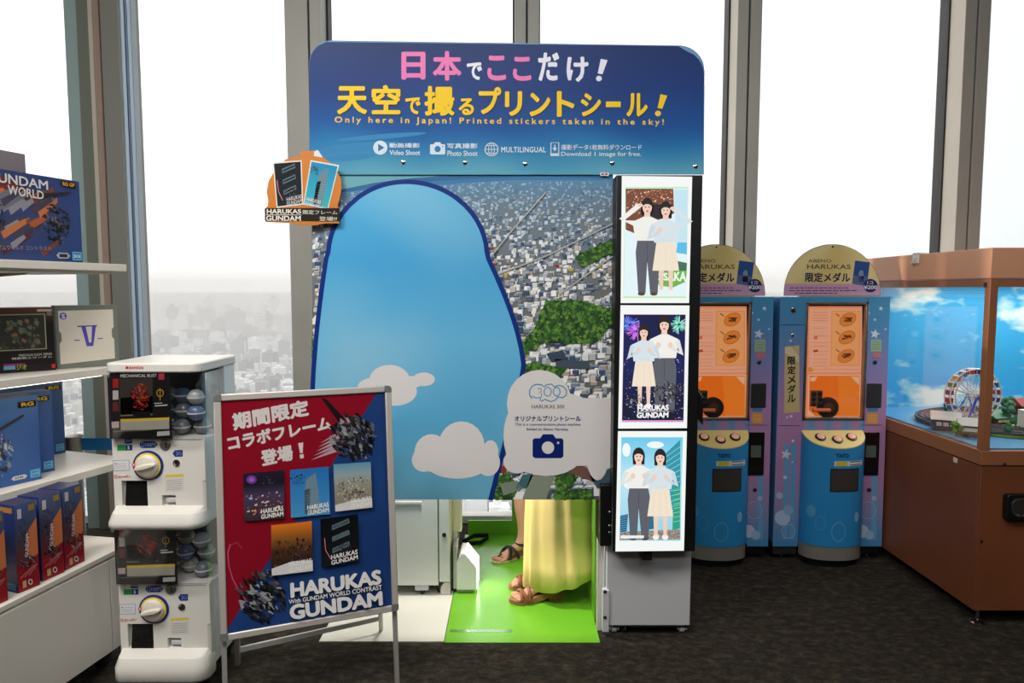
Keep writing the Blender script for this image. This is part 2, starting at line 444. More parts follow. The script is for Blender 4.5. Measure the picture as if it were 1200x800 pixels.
def mullion(n, x0, xj, x1):
    b = MB()
    b.box(x0, xj - .006, YI, YG + .05, 0, 4.2, m_mul); b.box(xj + .006, x1, YI, YG + .05, 0, 4.2, m_mul)
    b.box(xj - .006, xj + .006, YI + .015, YG + .05, 0, 4.2, m_gap)
    b.box(x0 - .012, x0, YG - .05, YG + .05, 0, 4.2, m_gap); b.box(x1, x1 + .012, YG - .05, YG + .05, 0, 4.2, m_gap)
    struct(b, 'trim_%d' % n, bevel=.003)
b = MB()
b.box(-2.86, -2.77, YI + .05, YG + .05, 0, 4.2, m_teal); b.box(-2.77, -2.70, YI + .03, YG + .05, 0, 4.2, m_olive)
b.box(-2.70, -2.665, YI + .01, YG + .05, 0, 4.2, m_olive); b.box(-2.66, -2.635, YI - .03, YG + .05, 0, 4.2, m_cream)
b.box(-2.635, -2.605, YI - .01, YG + .05, 0, 4.2, m_pink); b.box(-2.60, -2.49, YI, YG + .05, 0, 4.2, mat('column_grey', (128, 128, 122), .55))
b.box(-2.49, -2.484, YI + .03, YI + .06, 0, 4.2, mat('pale_blue_trim', (176, 196, 214), .4)); b.box(-2.49, -2.483, YI + .07, YI + .09, 0, 4.2, mat('navy_trim', (60, 78, 120), .4))
b.box(-2.49, -2.484, YI + .1, YI + .14, 0, 4.2, mat('pale_blue_trim', (176, 196, 214), .4)); b.box(-2.49, -2.48, YI + .14, YG, 0, 4.2, mat('flank_grey', (150, 160, 168), .4))
struct(b, 'trim_1')
mullion(2, -1.438, -1.286, -1.213); mullion(3, .016, .094, .172); mullion(4, 1.426, 1.502, 1.58); mullion(5, 2.862, 2.943, 3.024); mullion(6, 4.3, 4.38, 4.46); mullion(7, -4.3, -4.22, -4.14)
edges = [(-4.14, -2.86), (-2.49, -1.438), (-1.213, .016), (.172, 1.426), (1.58, 2.862), (3.024, 4.3)]
m_sill = mat('sill_white', (215, 214, 210), .5)
for i, (a, b_) in enumerate(edges):
    g = MB().box(a, b_, YG - .006, YG + .006, .06, 4.14, M_glass)
    o = struct(g, 'window_%d' % (i + 1), smooth=False)
    f = MB(); f.box(a + .012, b_ - .012, YG - .05, YG + .05, 0, .05, m_sill); f.box(a + .012, b_ - .012, YG - .05, YG + .05, 4.14, 4.2, m_sill)
    f.build('window_frame', o)

# ------------------------------------------------------------------ photo sticker booth
YB = 3.06
booth = thing('photo_sticker_booth', (0, YB, 0), 'large blue photo sticker booth with sky view sign board and three lit screens', 'photo booth')
NB = (0, -1, 0)
def board_poly(pts, y0, y1, m, name, bevel=.002):
    return MB().prism([(at(x, y, YB).x, at(x, y, YB).z) for x, y in pts], y0, y1, m, 'y').build(name, booth, bevel)
def arc(cx, cy_, r, a0, a1, n=8): return [(cx + r * math.cos(math.radians(a0 + (a1 - a0) * k / n)), cy_ + r * math.sin(math.radians(a0 + (a1 - a0) * k / n))) for k in range(n + 1)]
head_out = [(364, 204.5)] + arc(389, 74, 27, 180, 268) + arc(796, 83, 30, -88, 0)[0:] + [(825, 204.5)]
M_edge = mat('board_edge', (96, 140, 176), .5)
header = board_poly([(x, y) for x, y in reversed(head_out)], YB, YB + .004, M_edge, 'header_board')
A = Art((0, YB - .001, 0), NB)
sky = [(0, (2, 38, 96)), (.35, (2, 52, 120)), (.62, (8, 82, 152)), (.8, (36, 122, 176)), (1, (92, 162, 186))]
def hx(u, v):
    y = 49 + 155.5 * v
    l = 362.5 if y > 75 else 389 - 26.5 * math.sqrt(max(0, 1 - ((75 - y) / 27) ** 2))
    r_ = 825 - (y - 84) * .012 if y > 84 else 795 + 30 * math.sqrt(max(0, 1 - ((84 - y) / 31) ** 2))
    return (l + (r_ - l) * u, y + 5 * u * (1 - v))
A.grid(hx, 24, 30, lambda u, v: mixc(ramp(sky, v + .05 * wob(u * 460, v * 150)), (0, 38, 100), .35 * u * (1 - v)))
A.layer()
# soft streaks of cloud
for (x0, x1, y, h) in ((375, 470, 172, 5), (395, 500, 160, 3), (380, 440, 184, 4)):
    A.ell((x0 + x1) / 2, y, (x1 - x0) / 2, h, (52, 130, 182), -.08); A.layer(.2)
A.layer()
PK, WH, YL, NV, DK = (224, 118, 176), (222, 224, 236), (236, 196, 14), (10, 34, 84), (24, 36, 66)
for ch, q, c in (('日', (470.4, 60.7, 498.6, 93.3), PK), ('本', (507, 59.8, 540.9, 94.4), PK), ('で', (547, 73, 565, 93.8), WH), ('こ', (571, 65, 593, 94.4), PK), ('こ', (601, 66.5, 622.7, 94.7), PK),
                 ('だ', (630.6, 61.4, 655.3, 95), WH), ('け', (664, 66.5, 689.5, 96), WH)):
    A.text(ch, q, c, .035)
A.poly([(704, 69), (712, 70.5), (706, 87), (700.5, 86)], WH); A.ell(701.8, 92, 3.4, 3.2, WH)
A.layer()
for ch, q in (('天', (395, 101, 430.4, 134)), ('空', (435.6, 99.6, 469.3, 134)), ('で', (475, 114, 493, 134)), ('撮', (497.4, 100.7, 532.8, 135.6)), ('る', (537.5, 115, 555.5, 135)), ('プ', (561, 102, 587.4, 134)),
              ('リ', (591.7, 106.8, 612, 136)), ('ン', (620.5, 108.6, 645, 136.3)), ('ト', (652.4, 106.8, 673.3, 137)), ('シ', (680.5, 109, 704.4, 136.3)), ('ル', (734, 109, 759, 136.7))):
    A.shadowtext(ch, q, YL, DK, .9, .035); A.k -= 1
A.layer(); A.rect(710, 119, 727.3, 125.5, YL); A.poly([(774, 110.5), (782, 112), (776, 127.5), (770.5, 126.5)], YL); A.ell(771, 133, 3.5, 3.3, YL)
A.text('Only here in Japan! Printed stickers taken in the sky!', [(392.3, 136.5), (778, 139.5), (778, 148.5), (392.3, 146)], (226, 190, 60), .022, 1.45)
IC = (206, 222, 232)
A.ell(445.7, 173, 8.3, 8.3, IC); A.k += 1; A.poly([(443.2, 168.5), (450.5, 173), (443.2, 177.6)], (40, 112, 168)); A.k -= 1
A.text('動画撮影', (456.3, 167.6, 492, 173.2), IC, .02); A.text('Video Shoot', (456.5, 175.8, 492.5, 181.7), IC, .015)
def camera_icon(art, x0, y0, x1, y1, col, hole):
    w_, h_ = x1 - x0, y1 - y0
    art.poly([(x0 + .08 * w_, y1), (x0, y1 - .08 * h_), (x0, y0 + .24 * h_), (x0 + .06 * w_, y0 + .17 * h_), (x0 + .24 * w_, y0 + .17 * h_), (x0 + .34 * w_, y0), (x0 + .66 * w_, y0), (x0 + .76 * w_, y0 + .17 * h_), (x0 + .95 * w_, y0 + .17 * h_), (x1, y0 + .25 * h_), (x1, y1 - .08 * h_), (x0 + .93 * w_, y1)], col)
    art.k += 1; art.ell(x0 + .5 * w_, y0 + .56 * h_, .2 * w_, .26 * h_, hole); art.ell(x0 + .83 * w_, y0 + .36 * h_, .04 * w_, .05 * h_, hole); art.k -= 1
camera_icon(A, 504, 166.6, 521.7, 181, IC, (46, 118, 172))
A.text('写真撮影', (524, 167.8, 559.7, 174), IC, .02); A.text('Photo Shoot', (524.4, 176.5, 559.7, 182.8), IC, .015)
A.ring(576, 175, 7.6, 7.6, 1.1, IC); A.ring(576, 175, 3.4, 7.6, .8, IC, 20)
for p in ([(568.4, 175), (583.6, 175)], [(569.6, 170.6), (582.4, 170.6)], [(569.6, 179.4), (582.4, 179.4)], [(576, 167.4), (576, 182.6)]): A.stroke(p, .8, IC)
A.text('MULTILINGUAL', (587.4, 172, 639.6, 178.6), IC, .02, 1.1)
A.stroke([(645.6, 167.2), (654.8, 167.2), (654.8, 182.6), (645.6, 182.6)], 1.2, IC, True); A.rect(646, 179.6, 654.6, 182.4, IC); A.stroke([(650.2, 169.6), (650.2, 174)], 1.5, IC); A.poly([(647.4, 173.3), (653, 173.3), (650.2, 177.2)], IC)
A.text('撮影データ1枚無料ダウンロード', (657.6, 169.3, 752, 175.8), IC, .012); A.text('Download 1 image for free.', (657.6, 177.7, 751.4, 184.4), IC, .012)
A.build('header_print', header)
sc_ = 0
for x, y in ((472.5, 190), (545, 190.5), (615.5, 192), (717.5, 191), (815, 195)):
    p = at(x, y, YB)
    MB().lathe((p.x, YB + .002, p.z), [(.0105, 0), (.0105, .004), (.006, .007)], M_chrome, 14, (0, -1, 0)).build('screw', booth)

# lower photo panel, standing a little behind the header
panel_px = [(366, 200), (366, 585), (718.5, 584), (718.5, 200)]
panel = board_poly([(366, 586), (718.5, 585), (718.5, 203), (366, 203)], YB + .007, YB + .016, M_edge, 'photo_panel')
A = Art((0, YB + .0065, 0), NB)
fgrad(A, 366, 202, 718.5, 240, [(0, (104, 168, 188)), (.35, (112, 170, 182)), (1, (130, 170, 186))], 1, 6)
A.layer()
A.poly([(366, 232), (400, 222), (440, 214), (480, 209), (520, 206), (560, 202.5), (600, 200.5), (630, 199.5), (660, 201.5), (690, 201), (718.5, 203.5), (718.5, 260), (366, 260)], (52, 106, 152))
A.layer()
A.poly([(366, 238), (420, 222), (480, 214), (560, 209), (640, 207), (718.5, 209), (718.5, 250), (366, 250)], (64, 124, 172))
A.layer()
A.grid(lambda u, v: (366 + 352.5 * u, (228 - 17 * min(1, u * 1.6)) + (585 - 228 + 17 * min(1, u * 1.6)) * v), 6, 20, lambda u, v: ramp([(0, (92, 140, 176)), (.08, (116, 132, 146)), (.4, (116, 118, 116)), (1, (92, 100, 92))], v))
A.layer()
rp = random.Random(11)
def pcol(y):
    t = (y - 212) / 372
    base = rp.choice([(240, 242, 240), (222, 226, 228), (186, 190, 194), (250, 250, 248), (236, 238, 240), (244, 240, 232), (160, 168, 176), (120, 132, 146), (206, 196, 186), (90, 104, 124), (70, 84, 104), (60, 84, 120), (176, 160, 148)])
    if rp.random() < .03: base = rp.choice([(150, 60, 60), (70, 150, 140), (200, 170, 70)])
    return mixc((104, 156, 196), base, .3 + .7 * min(1, max(0, t * 4)))
items = []
for i in range(5600):
    v = rp.random() ** 1.25; y = 214 + 372 * v; x = rp.uniform(367, 717.5)
    top = 228 - 17 * min(1, (x - 366) / 352 * 1.6)
    if y < top + 2: continue
    s_ = 1.1 + 4.8 * v; items.append((y, x, s_ * rp.uniform(.6, 1.3), s_ * rp.uniform(.6, 1.7) * (1.5 if v < .25 and rp.random() < .15 else 1)))
items.sort()
A.step = .00025
for y, x, a, h in items:
    x0, x1, y0, y1 = max(366.3, x - a), min(718.2, x + a), y - h, min(584.4, y + .3 * h)
    c = pcol(y); rf = a * .35
    A.rect(x0, y0, x1, y1, c)
    if y > 235:
        A.poly([(x0, y0), (x1, y0), (min(718.2, x1 + rf), y0 - rf), (min(718.2, x0 + rf), y0 - rf)], mixc(c, (245, 245, 245), .45))
        A.poly([(x1, y0), (min(718.2, x1 + rf), y0 - rf), (min(718.2, x1 + rf), y1 - rf), (x1, y1)], mixc(c, (40, 56, 80), .55))
    elif rp.random() < .5: A.rect(x0, y0 + h * .4, x1, y0 + h * .6, mixc(c, (60, 100, 150), .5))
    A.k += .004
A.layer(2)
# roads
for pts in ([(560, 330), (640, 300), (718, 262)], [(655, 345), (718, 300)], [(560, 320), (600, 270), (640, 225)]):
    A.stroke(pts, 1.6, (176, 178, 178)); A.k += .3
A.layer()
def inside(poly, x, y):
    c = False; n = len(poly)
    for i in range(n):
        (xa, ya), (xb, yb) = poly[i], poly[i - 1]
        if (ya > y) != (yb > y) and x < (xb - xa) * (y - ya) / (yb - ya) + xa: c = not c
    return c
woods = [([(640, 352), (676, 352), (700, 358), (718, 362), (718, 378), (700, 400), (672, 402), (640, 400), (618, 412), (606, 430), (596, 452), (590, 440), (600, 415), (626, 385)], 700),
         ([(676, 300), (700, 288), (718, 280), (718, 296), (696, 306), (680, 312)], 110), ([(596, 432), (626, 424), (664, 432), (650, 446), (600, 452)], 160),
         ([(580, 560), (596, 552), (606, 575), (600, 585), (580, 585)], 90), ([(650, 552), (668, 542), (678, 556), (668, 572), (652, 572)], 110), ([(648, 574), (690, 572), (696, 584), (650, 585)], 110), ([(366, 396), (376, 400), (374, 430), (366, 440)], 60)]
for poly, n in woods:
    xs = [p[0] for p in poly]; ys = [p[1] for p in poly]; pts = []
    A.poly(poly, (46, 74, 40))
    A.k += .5
    while len(pts) < n:
        x, y = rp.uniform(min(xs), max(xs)), rp.uniform(min(ys), max(ys))
        if inside(poly, x, y): pts.append((y, x))
    pts.sort()
    for y, x in pts:
        r_ = rp.uniform(1.2, 3.2); c = rp.choice([(52, 92, 44), (70, 116, 50), (38, 66, 36), (88, 134, 58), (110, 150, 66), (60, 100, 48)])
        A.ell(min(717, max(367.5, x)), min(583, y), min(r_, 718 - x) if x > 714 else r_, r_ * .8, c, rp.uniform(0, 3), 7); A.k += .002
    A.k -= .5
A.layer(2)
for poly, c in (([(612, 556), (626, 553), (618, 570), (604, 572)], (70, 110, 116)), ([(622, 556), (650, 556), (640, 584), (612, 584)], (140, 150, 132)), ([(586, 566), (606, 562), (612, 572), (590, 580)], (130, 144, 128)), ([(668, 540), (700, 552), (696, 564), (664, 552)], (120, 84, 76)), ([(690, 556), (716, 548), (716, 562), (700, 572)], (66, 92, 104)), ([(640, 414), (660, 410), (664, 420), (646, 424)], (60, 76, 92)), ([(650, 420), (690, 424), (692, 432), (652, 430)], (72, 84, 96))):
    A.poly(poly, c)
A.layer(2)
# plain arch of printed sky with white clouds over the aerial photo
arch_l = lambda y: 389 - 17 * math.sin((y - 280) / 305 * PI * .5) - 6 * math.sin((y - 280) / 305 * PI) if y > 300 else 388 + 88 * (1 - math.sqrt(max(0, 1 - ((300 - y) / 84) ** 2)))
def arch_r(y):
    if y < 300: return 568 - 92 * (1 - math.sqrt(max(0, 1 - ((300 - y) / 84) ** 2)))
    t = (y - 300) / 285
    return 568 + 44 * math.sin(min(1, t * 1.9) * PI * .5) - 40 * max(0, t - .45) / .55
ys = [216 + 1.5 * (k / 12.) ** 2 * 12 for k in range(12)] + [234 + 351 * k / 40 for k in range(41)]
ys = sorted(set(ys)); ys[-1] = 584.4
out = [(arch_l(y), y) for y in ys] + [(arch_r(y), y) for y in reversed(ys)]
A.stroke([p for p in reversed(out[:len(ys)])] + [p for p in reversed(out[len(ys):])], 11, (14, 48, 126))
A.layer(2)
def sk(x, y):
    c = ramp([(0, (84, 176, 224)), (.25, (74, 166, 220)), (.5, (106, 186, 228)), (.75, (92, 174, 216)), (1, (112, 178, 204))], (y - 216) / 369)
    return mixc(c, (160, 206, 226), max(0, .45 * wob(x * .55 + 60, y * .5)) + max(0, .4 - math.hypot(x - 400, (y - 390) * .7) / 160))
for a, b in zip(ys, ys[1:]):
    for k in range(14):
        q = [(arch_l(yy) + (arch_r(yy) - arch_l(yy)) * uu, yy) for uu, yy in ((k / 14, a), ((k + 1) / 14, a), ((k + 1) / 14, b), (k / 14, b))]
        n0 = len(A.v); A.v += [A.P(*p) for p in q]; A.f.append([n0, n0 + 1, n0 + 2, n0 + 3]); A.c.append([S(sk(*p)) for p in q])
A.layer(2)
CW = (226, 222, 220)
def cloud(els, rects=()):
    for e in els: A.ell(*e, CW); A.k += .05
    for r_ in rects: A.rect(*r_, CW); A.k += .05
    A.layer(1)
cloud([(457, 446, 24, 19), (440, 452, 20, 10), (463, 458, 26, 17), (497, 444, 13, 8), (484, 447, 12, 7)])
cloud([(541, 522, 27, 29), (506, 530, 20, 22), (497, 538, 14, 14), (536, 545, 34, 15), (575, 528, 9, 13), (572, 541, 14, 16)], [(505, 520, 578, 550)])
# white caption cloud
cloud([(632, 472, 38, 39), (612, 510, 22, 40), (640, 525, 46, 32), (680, 500, 34, 35), (700, 515, 16, 47), (660, 490, 40, 30), (606, 540, 16, 14)], [(596, 480, 714, 545), (690, 466, 717, 548)])
LB2 = (62, 140, 190); NVY = (26, 40, 110)
zl = lambda *p: zb((600, 440), 5.333, *p)
A.stroke(zl((125, 140), (110, 120), (110, 90), (125, 65), (150, 52), (185, 55), (200, 68), (215, 55), (245, 50), (265, 68), (290, 58), (320, 66), (340, 90), (338, 120), (315, 136), (285, 130), (270, 150), (245, 160), (215, 150), (205, 145), (185, 158), (175, 150), (178, 138)), 1.3, LB2)
A.stroke(zl((160, 80), (180, 78), (185, 92), (168, 102), (186, 110), (182, 132), (150, 138), (125, 125)), 1.1, LB2)
A.k += .5; A.ring(*zl((222, 98))[0], 4.2, 5.2, 1.1, LB2, 20); A.ring(*zl((278, 98))[0], 4, 5, 1.1, LB2, 20)
A.text('HARUKAS 300', (623, 473.6, 661, 478), (62, 66, 72), .004)
A.text('オリジナルプリントシール', (603, 486.4, 680.4, 493), NVY, .03)
A.text('This is a commemorative photo machine', (603.6, 495, 680, 499), NVY, .016); A.text('limited to Abeno Harukas.', (617, 500.4, 666, 503.8), NVY, .016)
camera_icon(A, 624, 508, 660, 536, (8, 34, 110), CW)
A.k += 2; A.rect(703, 202.5, 713, 206.5, (220, 220, 225)); A.k += 1; A.rect(704.5, 203.4, 707.4, 205.6, (190, 60, 70)); A.rect(708.6, 203.4, 711.6, 205.6, (190, 60, 70))
A.build('panel_print', panel)

# column of lit screens
YM = 2.97
xl, xr = at(720, 400, YM).x, .818
zt, zbm = at(770, 205, YM).z, at(770, 646, YM).z
hous = MB().box(xl, xr, YM, YB + .14, zbm, zt, M_black).build('screen_housing', booth, .004)
MB().box(.40, xl, YB - .03, YB + .14, at(710, 637, YB).z, at(710, 586, YB).z + .08, M_black).build('bracket', booth, .003)
for y in (600, 624, 616):
    p = at(714, y, YB - .03); MB().lathe((p.x, YB - .029, p.z), [(.006, 0), (.006, .003), (.003, .005)], M_chrome, 10, (0, -1, 0)).build('bolt', booth)
p = at(759, 650, YM); MB().box(p.x - .022, p.x + .022, YM + .01, YB + .05, p.z - .03, p.z + .03, M_black).build('mount_foot', booth, .002)
SCR = print_mat('lit_screen', .3, 1.0)
skin_c, hair_c = (238, 206, 186), (38, 28, 28)
def figure(A, x, y0, y1, top_c, bottom, bot_c, hand=0):
    """a woman in a souvenir photo: head top y0, feet y1"""
    H = y1 - y0; h = H * .15; cx = x
    A.ell(cx, y0 + h * .62, h * .45, h * .66, hair_c); A.poly([(cx - h * .44, y0 + h * .5), (cx + h * .44, y0 + h * .5), (cx + h * .42, y0 + h * 1.2), (cx - h * .42, y0 + h * 1.2)], hair_c); A.k += .5
    A.rect(cx - h * .2, y0 + h * 1.0, cx + h * .2, y0 + h * 1.35, skin_c); A.k += .2
    A.ell(cx, y0 + h * .66, h * .32, h * .44, skin_c); A.k += .2
    A.poly([(cx - h * .32, y0 + h * .55), (cx - h * .3, y0 + h * .25), (cx, y0 + h * .14), (cx + h * .3, y0 + h * .25), (cx + h * .32, y0 + h * .55), (cx + h * .1, y0 + h * .42), (cx - h * .12, y0 + h * .42)], hair_c)
    A.ell(cx - h * .13, y0 + h * .62, h * .05, h * .04, (40, 30, 30)); A.ell(cx + h * .13, y0 + h * .62, h * .05, h * .04, (40, 30, 30)); A.ell(cx, y0 + h * .9, h * .09, h * .05, (196, 70, 80))
    s = H * .15; ty0, ty1 = y0 + h * 1.28, y0 + H * .44
    if bottom == 'trousers':
        A.poly([(cx - s * .68, ty1 - 1), (cx + s * .68, ty1 - 1), (cx + s * .85, ty1 + H * .12), (cx + s * .72, y1 - H * .02), (cx + s * .2, y1 - H * .02), (cx, ty1 + H * .22), (cx - s * .12, y1 - H * .02), (cx - s * .62, y1 - H * .02), (cx - s * .8, ty1 + H * .12)], bot_c)
        for sx in (-.4, .45): A.ell(cx + sx * s, y1 - H * .012, s * .25, H * .018, (90, 60, 50))
        A.k += .1; A.stroke([(cx, ty1 + 2), (cx, ty1 + H * .22)], .5, mixc(bot_c, (0, 0, 0), .35))
    else:
        for sx in (-.32, .36):
            A.poly([(cx + sx * s - s * .2, y0 + H * .66), (cx + sx * s + s * .2, y0 + H * .66), (cx + sx * s + s * .12, y1 - H * .04), (cx + sx * s - s * .12, y1 - H * .04)], skin_c)
            A.ell(cx + sx * s, y1 - H * .03, s * .24, H * .03, (240, 240, 240))
        A.k += .2
        A.poly([(cx - s * .66, ty1 - 1), (cx + s * .66, ty1 - 1), (cx + s * .95, y0 + H * .74), (cx - s * .95, y0 + H * .74)], bot_c)
        for q in (-.4, 0, .4): A.stroke([(cx + q * s, ty1 + 3), (cx + q * s * 1.4, y0 + H * .735)], .35, mixc(bot_c, (150, 130, 110), .35))
    A.k += .3
    A.poly([(cx - h * .25, ty0), (cx + h * .25, ty0), (cx + s, ty0 + h * .35), (cx + s * .82, ty1), (cx - s * .82, ty1), (cx - s, ty0 + h * .35)], top_c); A.k += .2
    sh = mixc(top_c, (150, 160, 170), .3)
    for q in (-1, 1):
        if hand == q or hand == 2:
            A.stroke([(cx + q * s * .9, ty0 + h * .45), (cx + q * s * 1.75, ty0 + h * .2), (cx + q * s * .55, y0 + h * .5)], h * .36, top_c); A.ell(cx + q * s * .5, y0 + h * .5, h * .2, h * .13, skin_c)
        else:
            A.stroke([(cx + q * s * .9, ty0 + h * .45), (cx + q * s * 1.2, ty1 - h * .3), (cx + q * s * .5, ty1 - h * .75)], h * .36, mixc(top_c, sh, .5)); A.ell(cx + q * s * .42, ty1 - h * .9, h * .17, h * .2, skin_c)
        A.k += .1
    A.stroke([(cx - s * .5, ty1 - h * .2), (cx + s * .5, ty1 - h * .15)], .3, sh)
def screen(quad, name, fn):
    pts = [at(x, y, YM) for x, y in quad]
    y0 = YM - .006
    s = MB().hexa([(pts[3].x, y0, pts[3].z), (pts[2].x, y0, pts[2].z), (pts[2].x, YM + .002, pts[2].z), (pts[3].x, YM + .002, pts[3].z), (pts[0].x, y0, pts[0].z), (pts[1].x, y0, pts[1].z), (pts[1].x, YM + .002, pts[1].z), (pts[0].x, YM + .002, pts[0].z)], M_black).build('screen', hous)
    A = Art((0, y0 - .0006, 0), NB); A.step = .0002
    A.poly(quad, (243, 246, 244)); A.layer()
    fn(A); A.build(name, s, SCR)
def tint(*c): return c
z1_ = lambda *p: zb((720, 200), 5, *p)
z2_ = lambda *p: zb((720, 350), 5, *p)
z3_ = lambda *p: zb((720, 495), 5, *p)
TOPW, TOPB, SKT, TRS = (240, 238, 232), (214, 226, 232), (240, 226, 204), (92, 94, 104)
def clipf(v, a, b): return max(a, min(b, v))
def pic1(A):
    A.poly(z1_((64, 95), (434, 95), (420, 745), (52, 745)), (190, 236, 176)); A.layer()
    A.poly(z1_((66, 103), (432, 103), (420, 736), (55, 736)), (226, 244, 248)); A.layer()
    A.poly(z1_((350, 110), (430, 110), (425, 420), (360, 440)), (196, 228, 240)); A.k += .3
    r = random.Random(5)
    A.poly(z1_((66, 105), (345, 105), (350, 250), (230, 300), (150, 380), (66, 345)), (120, 70, 50)); A.layer()
    for i in range(420):
        x, y = r.uniform(68, 342), r.uniform(108, 250) if i < 330 else r.uniform(250, 350)
        if y > 250 and x > 130: continue
        c = r.choice([(230, 150, 90), (200, 90, 60), (240, 220, 190), (140, 60, 50), (90, 70, 80), (250, 240, 220), (180, 130, 110)])
        d = r.uniform(2, 8); A.poly(z1_((x, y), (x + d, y), (x + d, y + d), (x, y + d)), c); A.k += .002
    A.k += .3; A.poly(z1_((170, 190), (340, 200), (335, 280), (180, 285)), (40, 34, 44)); A.layer()
    A.poly(z1_((370, 420), (425, 420), (424, 490), (360, 480)), (90, 190, 230)); A.poly(z1_((225, 500), (425, 540), (422, 600), (225, 600)), (70, 110, 90)); A.k += .3
    A.poly(z1_((220, 590), (424, 585), (418, 650), (340, 685), (260, 670)), (110, 180, 70)); A.layer()
    A.text('OSAKA', zb((720, 200), 5, (240, 602), (422, 588), (420, 650), (244, 640)), (236, 250, 236), .04); A.layer()
    figure(A, 720 + 192 / 5., 200 + 160 / 5., 200 + 728 / 5., TOPW, 'trousers', TRS, -1); A.layer()
    figure(A, 720 + 300 / 5., 200 + 180 / 5., 200 + 728 / 5., TOPB, 'skirt', SKT, 1)
def pic2(A):
    A.poly(z2_((55, 90), (418, 92), (405, 722), (43, 722)), (214, 150, 206)); A.layer()
    A.grid(lambda u, v: zb((720, 350), 5, (56 + 360 * u - 11 * v, 93 + 618 * v))[0], 1, 6, lambda u, v: ramp([(0, (14, 20, 66)), (.45, (18, 30, 92)), (1, (12, 18, 44))], v)); A.layer()
    r = random.Random(9)
    for cx, cy_, R, cols in ((90, 150, 60, [(90, 120, 230), (150, 170, 250), (60, 80, 210)]), (130, 190, 62, [(190, 90, 220), (230, 150, 240), (150, 60, 200)]), (378, 150, 58, [(110, 220, 190), (190, 240, 220), (60, 160, 150)])):
        for k in range(90):
            a = r.uniform(0, 2 * PI); l = R * r.uniform(.3, 1); x, y = cx + l * math.cos(a), cy_ + l * math.sin(a)
            A.stroke(z2_((cx + .3 * l * math.cos(a), cy_ + .3 * l * math.sin(a)), (clipf(x, 57, 414), clipf(y, 96, 700))), .7, r.choice(cols)); A.k += .003
    for i in range(320):
        x, y = r.uniform(52, 405), 350 + 350 * r.random(); d = r.uniform(2, 8)
        A.poly(z2_((x, y), (x + d, y - 1), (x + d * .8, y + d * .6), (x, y + d * .5)), r.choice([(60, 110, 210), (200, 200, 230), (30, 50, 130), (230, 120, 160), (120, 90, 200), (240, 240, 240), (24, 30, 70)])); A.k += .002
    A.layer()
    figure(A, 720 + 292 / 5., 350 + 100 / 5., 350 + 660 / 5., TOPW, 'trousers', TRS); A.layer()
    figure(A, 720 + 172 / 5., 350 + 150 / 5., 350 + 640 / 5., TOPB, 'skirt', SKT); A.layer()
    shards(A, 720 + 310 / 5., 350 + 545 / 5., 19, 12, 60, MACHINE, 4, .6); shards(A, 720 + 120 / 5., 350 + 600 / 5., 12, 9, 30, MACHINE, 6)
    A.layer()
    A.text('HARUKAS', z2_((134, 624), (318, 618), (316, 650), (134, 656)), (250, 250, 250), .04); A.text('GUNDAM', z2_((130, 666), (316, 660), (314, 694), (130, 698)), (250, 250, 250), .04)
    A.stroke(z2_((132, 660), (318, 655)), .5, (240, 240, 240))
def pic3(A):
    A.poly(z3_((40, 85), (402, 85), (385, 692), (30, 692)), (150, 226, 236)); A.layer()
    A.grid(lambda u, v: zb((720, 495), 5, (42 + 358 * u - 12 * v, 88 + 600 * v))[0], 1, 6, lambda u, v: ramp([(0, (110, 200, 236)), (.4, (190, 230, 244)), (1, (150, 210, 230))], v)); A.layer()
    for x, y, a, b in ((90, 330, 45, 60), (240, 130, 50, 20), (70, 160, 24, 40)): A.ell(720 + x / 5., 495 + y / 5., a / 5., b / 5., (240, 248, 250)); A.k += .1
    A.poly(z3_((300, 180), (385, 100), (388, 350), (380, 500), (300, 520)), (50, 150, 170)); A.k += .2
    for k in range(11): A.stroke(z3_((302, 200 + k * 30), (386, 140 + k * 34)), .6, (150, 220, 226))
    A.poly(z3_((345, 380), (386, 370), (384, 620), (340, 630)), (40, 160, 130)); A.poly(z3_((34, 545), (80, 535), (70, 660), (32, 665)), (30, 90, 130)); A.poly(z3_((180, 545), (240, 535), (240, 620), (180, 630)), (40, 110, 140)); A.k += .2
    for k in range(8): A.stroke(z3_((34, 555 + k * 13), (74, 545 + k * 13)), .5, (120, 190, 210)); A.stroke(z3_((344, 400 + k * 26), (384, 392 + k * 26)), .6, (150, 220, 190))
    A.poly(z3_((32, 640), (385, 625), (384, 685), (31, 688)), (150, 140, 130)); A.k += .2
    r = random.Random(2)
    for i in range(160):
        x, y = r.uniform(34, 375), r.uniform(640, 680); d = r.uniform(3, 9); A.poly(z3_((x, y), (x + d, y), (x + d, y + 4), (x, y + 4)), r.choice([(200, 190, 180), (90, 80, 80), (220, 210, 200), (120, 60, 50), (60, 70, 80)])); A.k += .002
    A.layer()
    figure(A, 720 + 142 / 5., 495 + 148 / 5., 495 + 686 / 5., TOPW, 'trousers', TRS, 0); A.layer()
    figure(A, 720 + 268 / 5., 495 + 155 / 5., 495 + 686 / 5., TOPB, 'skirt', SKT, 0); A.layer()
    A.poly(z3_((36, 660), (172, 660), (172, 676), (36, 678)), (236, 240, 240))
screen([(728.7, 206), (811.2, 207), (807.5, 355), (727.3, 355)], 'screen_image', pic1)
screen([(727.2, 357.5), (808, 357.8), (805, 501.5), (724.4, 502)], 'screen_image', pic2)
screen([(724.2, 505), (805, 505), (801.5, 645), (721.2, 646)], 'screen_image', pic3)
